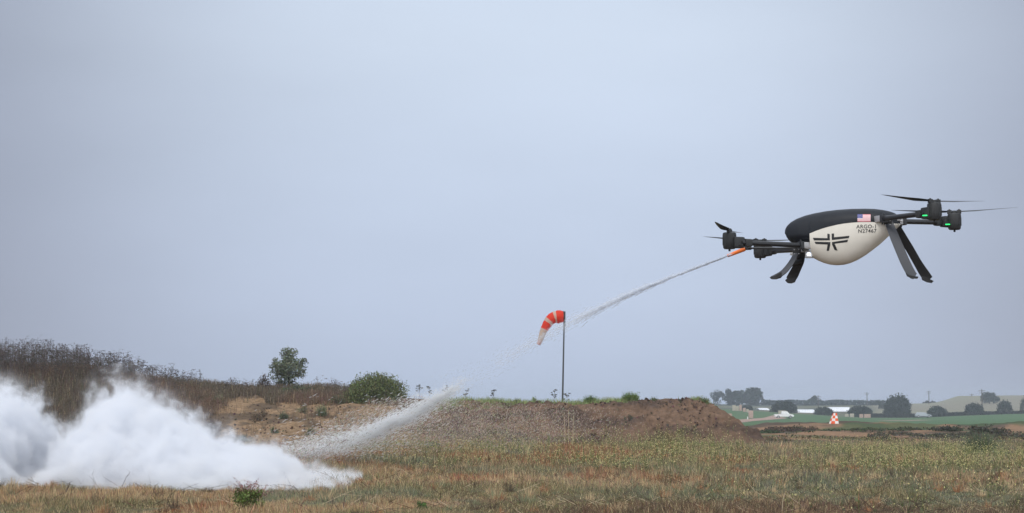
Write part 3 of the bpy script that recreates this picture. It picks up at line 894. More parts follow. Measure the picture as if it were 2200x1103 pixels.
M_block = mat('pink_tan_board', (.42, .29, .24), .85, noise=.15, nscale=1.5)
M_block2 = mat('pale_tan_board', (.40, .36, .29), .85, noise=.12, nscale=1.5)
G_b = 'tan target boards standing in the green field'
for px, d, w_, h_, m_, lb in [(1568, 330, 8, 21, M_block, 'tall pink board at the left end of the dirt road'), (1613, 455, 10, 16, M_block, 'squat pink board beside the dirt road, left of the white pickup'),
                              (1577, 545, 7, 12, M_block2, 'leftmost pale board under the hazy conifers'), (1584, 545, 6, 10, M_block2, 'second pale board under the hazy conifers'), (1591, 548, 5, 13, M_block, 'orange pink board under the gap of the two tall conifers'),
                              (1599, 540, 6, 8, M_block, 'low pink board in front of the small dark bush'), (1606, 535, 5, 7, M_block2, 'lowest board at the right end of the cluster'),
                              (1680, 535, 16, 8, M_block2, 'wide tan board right behind the white pickup'), (1819, 552, 8, 6, M_block2, 'first pale block of the row right of the checkered marker'),
                              (1830, 550, 9, 8, M_block2, 'second pale block of the row right of the checkered marker'), (1850, 550, 8, 8, M_block, 'third pale block of the row, before the widest'),
                              (1863, 550, 14, 8, M_block, 'widest block at the right end of the row')]:
    b = on(px, d); s = d / F
    root = empty('target_board', b, label=lb, cat='board', group=G_b)
    bm = bmesh.new(); bm_box(bm, (0, 0, h_ * s / 2 + .06), (w_ * s, .35, h_ * s)); finish('panel', bm, m_, root, bevel=.05)
    for sx in (-1, 1):
        bm = bmesh.new(); bm_box(bm, (sx * w_ * s * .3, .0, .02), (.12, .9, .1)); finish('foot', bm, M_wood, root, smooth=False)


def strip(name, pts, wid, m, lift=.03):
    L = [on(px, d) for px, d in pts]
    Vv = []
    for a, b in zip(L, L[1:]):
        for k in range(10):
            p = a + (b - a) * k / 10; q = a + (b - a) * (k + 1) / 10
            f = lambda x, y: (x, y, tz1(x, y) + lift)
            Vv.append([f(p[0], p[1] - wid), f(q[0], q[1] - wid), f(q[0], q[1] + wid), f(p[0], p[1] + wid)])
    tag(link(name, quads_mesh(name, np.array(Vv)), m), kind='structure')


M_road = mat('pink_dirt_road', (.30, .195, .15), .95, noise=.15, nscale=.6)
strip('dirt_road', [(1558, 345), (1600, 395), (1640, 440), (1675, 500)], 14, M_road)
strip('field_track', [(1895, 440), (1940, 450), (1990, 470)], 9, M_road)


# white pickup and far car
def vehicle(px, d, lb, paint, kind='pickup', face=1, cat='pickup truck', name='pickup_truck', rz=0.0):
    b = on(px, d)
    root = empty(name, b, rz, label=lb, cat=cat)
    if kind == 'pickup':
        prof = [(-2.4, .45), (-2.45, .98), (-2.3, 1.08), (-.75, 1.08), (-.6, 1.1), (-.5, 1.72), (-.3, 1.8), (.55, 1.8), (.8, 1.7), (1.25, 1.15), (2.2, .98), (2.4, .8), (2.42, .45)]
    else:
        prof = [(-2.2, .4), (-2.25, .85), (-2.0, 1.0), (-1.9, 1.4), (-1.5, 1.55), (.2, 1.55), (.5, 1.48), (1.1, 1.02), (2.0, .88), (2.2, .7), (2.2, .4)]
    bm = bmesh.new()
    L, Rr = [], []
    for x, z in prof:
        inset = .16 if z > 1.2 else 0.0
        L.append(bm.verts.new((x * face, -.9 + inset, z))); Rr.append(bm.verts.new((x * face, .9 - inset, z)))
    bm.faces.new(L); bm.faces.new(Rr[::-1])
    for i in range(len(prof)):
        j = (i + 1) % len(prof); bm.faces.new((L[j], L[i], Rr[i], Rr[j]))
    bmesh.ops.triangulate(bm, faces=[f for f in bm.faces if len(f.verts) > 4])
    finish('body', bm, paint, root)
    M_gl = bpy.data.materials.get('car_glass') or mat('car_glass', (.03, .035, .04), .1)
    M_ty = bpy.data.materials.get('tyre') or mat('tyre', (.02, .02, .02), .8)
    x0, x1 = ((-.42, .85) if kind == 'pickup' else (-1.75, .6))
    bm = bmesh.new()
    for sy in (-1, 1):
        vs = [bm.verts.new((x * face, sy * y_, z)) for x, y_, z in ((x0, .84, 1.2), (x1 + .2, .84, 1.2), (x1 - .15, .77, 1.62 if kind == 'pickup' else 1.44), (x0 + .1, .77, 1.62 if kind == 'pickup' else 1.44))]
        bm.faces.new(vs)
    finish('window', bm, M_gl, root, smooth=False)
    for wx in (-1.5, 1.5):
        for sy in (-1, 1):
            bm = bmesh.new(); bm_cyl(bm, (wx, sy * .72, .36), (wx, sy * .93, .36), .36, n=18); wo_ = finish('wheel', bm, M_ty, root)
            bm = bmesh.new(); bm_cyl(bm, (wx, sy * .9, .36), (wx, sy * .945, .36), .2, n=12); finish('rim', bm, M_alu, wo_)


M_cw = mat('white_paint', (.78, .79, .80), .3); M_cg = mat('grey_paint', (.35, .38, .42), .35)
vehicle(1684, 482, 'white pickup truck parked on the dirt road in the green field', M_cw)
vehicle(1983, 548, 'small grey white car parked by the low dark hedge', M_cg, 'car', cat='car', name='parked_car')


# greenhouses: long white polytunnels
def greenhouse(px0, px1, d, top, bot, lb):
    a = P(px0, HOR, d)[0]; c = P(px1, HOR, d)[0]; zt = CZ + (HOR - top) / F * d; zb = CZ + (HOR - bot) / F * d
    L = c - a; gz = min(tz1(a, d), tz1(c, d), zb - .3)
    root = empty('greenhouse', ((a + c) / 2, d, gz), label=lb, cat='greenhouse', group='white greenhouses in the far field')
    M_gw = bpy.data.materials.get('white_plastic_film') or mat('white_plastic_film', (.74, .76, .8), .6, noise=.05, nscale=.5)
    M_gt = bpy.data.materials.get('tan_wall') or mat('tan_wall', (.28, .26, .2), .85)
    bm = bmesh.new(); bm_box(bm, (0, 5, (zb - gz) / 2 - .25), (L, 10, (zb - gz) + .5)); finish('wall', bm, M_gt, root, smooth=False)
    bm = bmesh.new(); prev = None
    for i in range(9):
        t = i / 8; y = -.3 + 10.6 * t; z = (zb - gz) + (zt - zb) * math.sin(math.pi * (.5 * min(1, t * 1.4) if t < .72 else (.5 + .5 * (t - .72) / .28)))
        cur = [bm.verts.new((-L / 2 - .2, y, z)), bm.verts.new((L / 2 + .2, y, z))]
        if prev: bm.faces.new((prev[0], prev[1], cur[1], cur[0]))
        prev = cur
    r = bmesh.ops.extrude_face_region(bm, geom=list(bm.faces)); bmesh.ops.translate(bm, verts=[v for v in r['geom'] if isinstance(v, bmesh.types.BMVert)], vec=(0, 0, -.12))
    finish('roof', bm, M_gw, root)


greenhouse(1707, 1752, 640, 880, 889.5, 'white greenhouse roof between the dark dome tree and the squat tree')
greenhouse(1787, 1830, 660, 875, 884, 'white greenhouse roof above the checkered marker')
greenhouse(1633, 1652, 700, 877, 881, 'small hazy white greenhouse left of the dark dome tree')


# orange and white checkered marker
def marker():
    d = 133; b = on(1791, d); s = d / F
    zb = CZ + (HOR - 910.5) * s
    root = empty('checkered_marker', (b[0], d, zb), R(12), label='orange and white checkered cone shaped marker standing on the spoil bank', cat='marker')
    H = 23 * s
    Mo = mat('marker_orange', (.80, .13, .035), .6); Mw = mat('marker_white', (.80, .79, .77), .6)
    bm = bmesh.new(); nz_, nx = 4, 2
    for side in range(4):
        for i in range(nz_):
            for j in range(nx):
                def pt(u, v):
                    hw = (8.6 - 5.2 * v) * s
                    q = Vector((-hw + 2 * hw * u, -hw * .8, H * v)); q = Matrix.Rotation(side * math.pi / 2, 3, 'Z') @ q
                    q.x += .12 * H * v; return q
                f = bm.faces.new([bm.verts.new(pt(u, v)) for u, v in ((j / nx, i / nz_), ((j + 1) / nx, i / nz_), ((j + 1) / nx, (i + 1) / nz_), (j / nx, (i + 1) / nz_))])
                f.material_index = (i + j + side) % 2
    bmesh.ops.remove_doubles(bm, verts=bm.verts, dist=.001)
    finish('cover', bm, [Mo, Mw], root, smooth=False)
    bm = bmesh.new(); bm_cyl(bm, (0, 0, -.45), (.12 * H, 0, H + .02), .025, n=8); finish('post', bm, M_pole, root)


marker()
# white marker stakes and scraps in the field
for px, d, h_, w_, lb in [(1586, 360, 4, 14, 'white scrap of sheeting by the dirt road, right of the tall pink board'), (1606, 425, 6, 3, 'thin white stake left of the squat pink board')]:
    b = on(px, d); s = d / F; bm = bmesh.new(); bm_box(bm, (0, 0, h_ * s / 2), (w_ * s * .7, .3, h_ * s), R(8), .6)
    o = finish('plastic_scrap' if h_ < 5 else 'stake', bm, M_cw, None, b, bevel=.03); tag(o, lb, 'scrap' if h_ < 5 else 'stake')


# ---------------------------------------------------------------- windsock
def windsock():
    d = 84.0; s = d / F
    base = P(1208, 868, d); base[2] = float(surf(np.array([base[0]]), np.array([d]))[0])
    root = empty('windsock', base, label='orange and white striped windsock drooping from a tall thin pole', cat='windsock')
    loc = lambda px, py, dd=d: P(px, py, dd) - base
    top = loc(1212.5, 672)
    bm = bmesh.new(); bm_cyl(bm, (0, 0, -.3), top, .042, .03, 12); bm_cyl(bm, top - np.array((0, 0, .62)), top + np.array((0, 0, .05)), .05, n=12)
    finish('pole', bm, M_pole, root)
    # centre line of the sock: starts at the pole (mouth facing the pole), bends down left
    cl_ = [(1211, 680, 11), (1206, 680.5, 13.4), (1200, 681, 14.3), (1194, 681.5, 13.0), (1188, 683.5, 12.2), (1182, 688, 11.4), (1177, 695, 10.2), (1172, 703, 8.9), (1167, 713, 7.6), (1163, 724, 6.4), (1160, 733, 5.2), (1157, 741, 4.2)]
    C_ = [Vector(loc(x, y)) for x, y, _ in cl_]; Rr = [r * s for *_, r in cl_]
    nn = 28; dense = []
    for k in range(nn + 1):
        t = k / nn * (len(C_) - 1); i = min(int(t), len(C_) - 2); f = t - i
        dense.append((C_[i].lerp(C_[i + 1], f), Rr[i] * (1 - f) + Rr[i + 1] * f, k / nn))
    ring = []
    bm = bmesh.new(); ns = 20
    for k, (c, r, t) in enumerate(dense):
        a = dense[max(k - 1, 0)][0]; b = dense[min(k + 1, nn)][0]; dr = (b - a).normalized()
        u = dr.cross(Vector((0, 1, 0))).normalized(); v = dr.cross(u)
        ring.append([bm.verts.new(c + (u * math.cos(q) + v * math.sin(q)) * r * (1 + .05 * math.sin(3 * q + 9 * t) * t + .03 * math.sin(k * 2.4))) for q in [2 * math.pi * j / ns for j in range(ns)]])
    bands = [.0, .25, .31, .48, .53, .69, .88]   # orange / white alternation
    for k in range(nn):
        t = (k + .5) / nn; bi = sum(t > q for q in bands) - 1
        for j in range(ns):
            f = bm.faces.new((ring[k][j], ring[k][(j + 1) % ns], ring[k + 1][(j + 1) % ns], ring[k + 1][j])); f.material_index = 2 if bi == 6 else bi % 2
    Mo = mat('sock_orange', (.84, .045, .008), .6); Mw = mat('sock_white', (.66, .54, .44), .7); Mp = mat('sock_faded', (.72, .50, .48), .7)
    for m in (Mo, Mw, Mp):
        t_ = m.node_tree; p_ = t_.nodes['Principled BSDF']; tl = t_.nodes.new('ShaderNodeBsdfTranslucent'); tl.inputs[0].default_value = p_.inputs[0].default_value
        mx = t_.nodes.new('ShaderNodeMixShader'); mx.inputs[0].default_value = .45
        t_.links.new(p_.outputs[0], mx.inputs[1]); t_.links.new(tl.outputs[0], mx.inputs[2]); t_.links.new(mx.outputs[0], t_.nodes['Material Output'].inputs[0])
    finish('sock', bm, [Mo, Mw, Mp], root)
    # wire hoop at the mouth and swivel arm
    bm = bmesh.new(); c, r = dense[0][0], dense[0][1]
    pts = [c + Vector((0, math.cos(q), math.sin(q))) * r * 1.03 for q in [2 * math.pi * j / 20 for j in range(20)]]
    for a, b in zip(pts, pts[1:] + pts[:1]): bm_cyl(bm, a, b, .012, n=6)
    bm_cyl(bm, (top[0], top[1], c.z + .1), c + Vector((0, 0, r)), .012, n=6); bm_cyl(bm, (top[0], top[1], c.z - .1), c - Vector((0, 0, r)), .012, n=6)
    finish('hoop', bm, M_pole, root)


windsock()


# ---------------------------------------------------------------- foreground bush with pink sprigs
def pinkbush():
    d = 29.0; b = np.array((P(538, HOR, d)[0], d, 0.)); b[2] = tz1(b[0], d)
    r_ = np.random.default_rng(77); s = d / F
    root = empty('flowering_bush', b, label='small green bush with pink red sprigs at the front edge of the smoke', cat='bush')
    n = 2600; ang = r_.random(n) * 6.28; rr = np.sqrt(r_.random(n)) * 34 * s
    H = 46 * s
    k = 20; cc = np.stack([r_.normal(size=k) * 12.5 * s, r_.normal(size=k) * 12 * s, H * (.12 + .75 * r_.random(k))], -1); i = r_.integers(0, k, n)
    pt = cc[i] + r_.normal(size=(n, 3)) * 6.0 * s; pt[:, 2] = np.abs(pt[:, 2])
    link('foliage', quads_mesh('foliage', leafq(pt, .026 + .022 * r_.random(n), r_), np.clip(jit((.115, .15, .045), n, .3, r_) * (.6 + .8 * r_.random(k))[i][:, None], .01, .9)), M_leaf, root)
    st, fl = [], []
    for j in range(34):
        a = r_.random() * 6.28; sp = (8 + 42 * r_.random()) * s
        p0 = np.array((r_.normal() * 6 * s, r_.normal() * 6 * s, H * .3)); p1 = p0 + np.array((math.cos(a) * sp * .5, math.sin(a) * sp * .4, (18 + 20 * r_.random()) * s))
        p2 = p1 + np.array((math.cos(a) * sp * .6, math.sin(a) * sp * .4, (6 + 20 * r_.random()) * s)) + r_.normal(size=3) * .03
        st += [(tuple(p0), tuple(p1)), (tuple(p1), tuple(p2))]
        for _ in range(11): fl.append(p1 + (p2 - p1) * r_.random() * 1.1 + r_.normal(size=3) * .012)
    for j in range(14): st.append(((0, 0, 0), tuple(cc[j])))
    stem_part(root, st, .0055, (.13, .055, .05))
    fl = np.array(fl); tag(link('flowers', quads_mesh('flowers', leafq(fl, .016 + .014 * r_.random(len(fl)), r_), jit((.34, .20, .19), len(fl), .3, r_)), M_leaf, root), kind='stuff')


pinkbush()


def stalk(pts, d, label, wd=.012, col=(.085, .06, .05)):
    d = d - 1.2 if d > 34 else d
    """one bare dead stalk in the foreground, its course given as offsets from its foot"""
    f = P(pts[0][0], HOR, d); base = np.array((f[0], d, tz1(f[0], d)))
    s = d / F
    L = [np.array(((x - pts[0][0]) * s, .02 * i, (pts[0][1] - y) * s)) for i, (x, y) in enumerate(pts)]
    bm = bmesh.new()
    for i in range(len(L) - 1): bm_cyl(bm, L[i] - (np.array((0, 0, .05)) if i == 0 else 0), L[i + 1], wd * (1 - .15 * i), wd * (.85 - .15 * i), 6)
    if len(L) > 2:
        for i in range(1, len(L)): bm_cyl(bm, L[i], L[i] + np.array((.06 * (-1) ** i, .03, .05)), wd * .4, wd * .2, 5)
    mn = 'dead_stalk' if col[0] < .2 else 'bleached_stalk'
    me = bpy.data.materials.get(mn) or mat(mn, col, .9)
    o = finish('dead_stalk', bm, me, None, base); tag(o, label, 'stalk', 'bare dead stalks along the front of the smoke' if d > 30 and d < 40 else None)


stalk([(143, 1048), (147, 1035), (152, 1022)], 35.6, 'short thick dead stalk leftmost in front of the smoke', .011)
stalk([(152, 1024), (158, 1028), (172, 1038)], 35.9, 'bent dead stalk drooping right beside the leftmost thick stalk', .005)
stalk([(261, 1048), (265, 1032), (273, 1013), (280, 1003)], 35.6, 'tallest curved dead stalk in front of the white smoke', .006)
stalk([(323, 1046), (306, 1034), (290, 1025)], 35.4, 'dead stalk leaning far to the left in front of the smoke', .005)
stalk([(330, 1048), (333, 1040), (336, 1030)], 35.2, 'small upright dead stalk right of the leaning one', .008)
stalk([(214, 1046), (205, 1025), (200, 1003), (203, 996)], 35.9, 'hair thin dead stalk left of the tallest curved one', .003)
stalk([(329, 1040), (325, 1020), (320, 1001)], 35.8, 'hair thin dead stalk rising above the small upright one', .003)
stalk([(602, 1062), (615, 1054), (625, 1046)], 34.8, 'thin dead stalk leaning right, right of the flowering bush', .005)
stalk([(712, 1098), (716, 1085), (714, 1070)], 29.2, 'bleached stalk standing in the grass below the tip of the smoke', .006)
stalk([(738, 1100), (740, 1086), (741, 1072)], 29.0, 'dark stalk just right of the bleached stalk', .008)
stalk([(1165, 1078), (1159, 1066), (1162, 1052)], 31.5, 'dark twisted stalk in the middle of the foreground grass', .007)


for q_, (px_, h_, lb_) in enumerate([(1213, 72, 'tall bleached stalk in front of the mound under the windsock pole, leftmost of three'), (1221, 80, 'tall bleached stalk in front of the mound, middle of three under the windsock'),
                                     (1230, 66, 'tall bleached stalk in front of the mound, rightmost of three under the windsock')]):
    stalk([(px_, 958), (px_ + 1, 958 - h_ * .5), (px_ + (-2, 0, 2)[q_], 958 - h_)], 74.5, lb_, .014, (.42, .34, .22))

# ---------------------------------------------------------------- drone
TH = R(21); DC = P(1810, 520, 25.0)
fx = np.array((math.cos(TH), -math.sin(TH), 0)); fy = np.array((math.sin(TH), math.cos(TH), 0))
drone = empty('drone', DC, -TH, label='large black and white quadcopter drone hovering with long curved legs and an orange nozzle', cat='drone')
camp = np.array((0, 0, CZ))


def ray(px, py):
    p = P(px, py, 25.0); d = p - camp; return d / np.linalg.norm(d)


def toL(p): q = np.asarray(p) - DC; return np.array((q @ fx, q @ fy, q[2]))


def L(px, py, v):
    """point of the drone's plane y=v seen at a photo pixel, in the drone's frame"""
    d = ray(px, py); o = toL(camp); dl = np.array((d @ fx, d @ fy, d[2]))
    t = (v - o[1]) / dl[1]; return o + dl * t


TOPL = [(1686, 500), (1688, 492), (1692, 485.5), (1700, 478), (1712, 471), (1730, 464), (1750, 459), (1775, 454.5), (1800, 451.5), (1830, 449.5), (1860, 449), (1880, 449.5), (1900, 452), (1915, 455.5), (1926, 460), (1932, 466)]
MIDN = [(1686, 501), (1690, 503), (1700, 504), (1739, 503)]
BOTN = [(1686, 502), (1690, 511), (1696, 519), (1702, 521.5), (1739.5, 522)]
BND = [(1740, 502), (1755, 496), (1770, 491), (1785, 487), (1800, 483.5), (1815, 481), (1830, 479), (1850, 477.5), (1875, 477.2), (1900, 478.5), (1915, 479.5), (1932, 478)]
BEL = [(1741, 549), (1748, 555), (1758, 560.5), (1770, 565.5), (1783, 569), (1797, 570.5), (1812, 569.5), (1826, 566), (1842, 559), (1858, 549.5), (1875, 537), (1890, 525), (1904, 512), (1916, 500), (1926, 491), (1933, 484)]
WID = [(1686, .0), (1688, .05), (1693, .10), (1702, .145), (1720, .19), (1740, .215), (1780, .245), (1820, .25), (1860, .235), (1890, .205), (1915, .155), (1926, .11), (1934, .06)]


def tab(pts, v):
    a = [L(x, y, v) for x, y in pts]; return np.array([q[0] for q in a]), np.array([q[2] for q in a])


tX, tZ = tab(TOPL, 0); mX, mZ = tab(MIDN, -.1); bX, bZ = tab(BOTN, -.05); dX, dZ = tab(BND, -.2); eX, eZ = tab(BEL, 0)
wX = np.array([L(x, 500, 0)[0] for x, _ in WID]); wV = np.array([q for _, q in WID])
XS = L(1740, 520, -.2)[0]


def shell(bm, stations, nseg, exp_u, mat_i=0):
    """stations: (x, zc, zt, zb, w) cross sections closed; exp: superellipse exponent"""
    prev = None
    for x, zc, zt, zb, w_ in stations:
        rg = []
        for k in range(nseg):
            a = 2 * math.pi * k / nseg; c, s_ = math.cos(a), math.sin(a)
            y = math.copysign(abs(c) ** (2 / exp_u), c) * w_
            z = zc + (zt - zc if s_ >= 0 else zc - zb) * math.copysign(abs(s_) ** (2 / exp_u), s_)
            rg.append(bm.verts.new((x, y, z)))
        if prev:
            for k in range(nseg): bm.faces.new((prev[k], prev[(k + 1) % nseg], rg[(k + 1) % nseg], rg[k]))
        else: bm.faces.new(rg[::-1])
        prev = rg
    bm.faces.new(prev)


st = []
x0, x1 = tX[0] + .002, tX[-1]
xs_front = x0 + (XS - .004 - x0) * np.linspace(0, 1, 22) ** 1.7
for x in xs_front:
    st.append((x, float(np.interp(x, mX, mZ)), float(np.interp(x, tX, tZ)), float(np.interp(x, bX, bZ)), max(.006, float(np.interp(x, wX, wV)))))
for x in np.linspace(XS, x1, 40):
    zb = float(np.interp(x, dX, dZ)); st.append((x, zb, max(zb + .01, float(np.interp(x, tX, tZ))), zb - .012, float(np.interp(x, wX, wV)) + .003))
bm = bmesh.new(); shell(bm, st, 56, 2.25); canopy = finish('canopy', bm, M_dark, drone)
st = []
for x in np.concatenate([[XS + .001], np.linspace(XS + .008, eX[-1] - .002, 52)]):
    zb = float(np.interp(x, dX, dZ)) - .002; bel = float(np.interp(x, eX, eZ))
    st.append((x, zb, zb + .006, min(bel, zb - .01), float(np.interp(x, wX, wV))))
bm = bmesh.new(); shell(bm, st, 64, 2.15); tank = finish('tank', bm, M_white, drone)


def bvh(o):
    me = o.data; return BVHTree.FromPolygons([v.co.copy() for v in me.vertices], [tuple(p.vertices) for p in me.polygons])


bt = {'canopy': bvh(canopy), 'tank': bvh(tank)}


def lay(name, polys, tree_, mats, off=.0025, mi=None):
    """lay small flat markings on a shell: polys in photo-plane coordinates, dropped onto the surface"""
    bm = bmesh.new(); o = Vector(toL(camp))
    for pi, poly in enumerate(polys):
        f = bm.faces.new([bm.verts.new((x, y, 0)) for x, y in poly]); f.material_index = mi[pi] if mi else 0
    bmesh.ops.triangulate(bm, faces=bm.faces[:])
    for _ in range(3):
        es = [e for e in bm.edges if e.calc_length() > 3.5]
        if es: bmesh.ops.subdivide_edges(bm, edges=es, cuts=1, use_grid_fill=False); bmesh.ops.triangulate(bm, faces=bm.faces[:])
    for v in bm.verts:
        d = ray(v.co.x, v.co.y); dl = Vector((d @ fx, d @ fy, d[2]))
        h, n_, i_, ds = tree_.ray_cast(o, dl)
        if h is None: h = Vector(L(v.co.x, v.co.y, -.2)); n_ = Vector((0, -1, 0))
        if n_.dot(dl) > 0: n_ = -n_
        v.co = h + n_ * off
    me = bpy.data.meshes.new(name); bm.to_mesh(me); bm.free()
    return link(name, me, mats, drone)


Z5 = lambda L_: [(x / 5.0133 + 1640, y / 5.0133 + 400) for x, y in L_]
lay('emblem', [Z5([(533, 558), (690, 562), (716, 562), (718, 585), (546, 586)]), Z5([(690, 562), (690, 513), (716, 518), (716, 562)]),
               Z5([(738, 582), (737, 555), (762, 552), (928, 536), (920, 561)]), Z5([(736, 512), (762, 512), (762, 552), (737, 555)]),
               Z5([(552, 600), (722, 604), (722, 630), (692, 630), (563, 624)]), Z5([(692, 630), (722, 630), (708, 697), (682, 698)]),
               Z5([(740, 604), (912, 577), (905, 603), (768, 622), (740, 629)]), Z5([(740, 629), (768, 622), (800, 695), (768, 690)])], bt['tank'], M_decal)


def text_polys(s, x0, y0, x1, y1, tilt=0.0):
    cu = bpy.data.curves.new('t', 'FONT'); cu.body = s; cu.resolution_u = 3; cu.offset = .012; cu.space_character = 1.08
    ob = bpy.data.objects.new('t', cu); COL.objects.link(ob)
    dg = bpy.context.evaluated_depsgraph_get(); me = bpy.data.meshes.new_from_object(ob.evaluated_get(dg))
    co = [v.co.copy() for v in me.vertices]; ax = min(c.x for c in co); bx = max(c.x for c in co); ay = min(c.y for c in co); by = max(c.y for c in co)
    pl = []
    for p in me.polygons:
        q = []
        for i in p.vertices:
            c = co[i]; u = (c.x - ax) / (bx - ax); v = (c.y - ay) / (by - ay)
            q.append((x0 + (x1 - x0) * u, y1 + (y0 - y1) * v - tilt * u))
        pl.append(q)
    bpy.data.objects.remove(ob); bpy.data.curves.remove(cu); bpy.data.meshes.remove(me)
    return pl


lay('registration_lettering', text_polys('ARGO-1', 1839.6, 483.3, 1881.8, 491.3, .6) + text_polys('N27467', 1843.9, 492.8, 1883.2, 500.8, .8), bt['tank'], M_decal)
# stars and stripes
pl, mi = [], []
fx0, fx1, fy0, fy1 = 1842.3, 1870.5, 461.0, 476.6
for k in range(13):
    a = fy0 + (fy1 - fy0) * k / 13; b = fy0 + (fy1 - fy0) * (k + 1) / 13
    xl = fx0 + (fx1 - fx0) * .4 if k < 7 else fx0
    pl.append([(xl, a), (fx1, a), (fx1, b), (xl, b)]); mi.append(0 if k % 2 == 0 else 1)
pl.append([(fx0, fy0), (fx0 + (fx1 - fx0) * .4, fy0), (fx0 + (fx1 - fx0) * .4, fy0 + (fy1 - fy0) * 7 / 13), (fx0, fy0 + (fy1 - fy0) * 7 / 13)]); mi.append(2)
flag = lay('flag_decal', pl, bt['canopy'], [M_fred, M_fwhite, M_fblue], mi=mi)
sp = []
for r_ in range(5):
    for c_ in range(6):
        x = fx0 + 1.0 + c_ * 1.85; y = fy0 + 1.0 + r_ * 1.6; sp.append([(x - .25, y), (x, y - .25), (x + .25, y), (x, y + .25)])
lay('star', sp, bt['canopy'], M_fwhite, off=.0035).parent = flag


def tube(name, a, b, r, m, parent=drone, r2=None, extra=None, n=20):
    bm = bmesh.new(); bm_cyl(bm, a, b, r, r2, n)
    if extra: extra(bm)
    return finish(name, bm, m, parent)


B = .78
arms = {  # root on the body, outer end, motor hub
    'nf': (L(1738, 528, -.15), L(1598, 522, -B), (1567, 495.5), -B), 'ff': (L(1728, 536, .13), L(1655, 540, B), (1633, 517), B),
    'nr': (L(1886, 471.5, -.19), L(1984, 459.5, -B), (2007, 432), -B), 'fr': (L(1925, 476, .14), L(2022, 478, B), (2050, 455), B)}
ANG = {'nf': 251, 'ff': 193, 'nr': 207, 'fr': -12.7}


def rounded_block(bm, c, ax, length, wdt, hgt):
    """block along unit vector ax"""
    ax = Vector([float(q) for q in ax]); ang = math.atan2(ax.y, ax.x)
    vs = bm_box(bm, (0, 0, 0), (length, wdt, hgt))
    bmesh.ops.rotate(bm, verts=vs, cent=(0, 0, 0), matrix=Matrix.Rotation(ang, 3, 'Z')); bmesh.ops.translate(bm, verts=vs, vec=Vector([float(q) for q in c]))


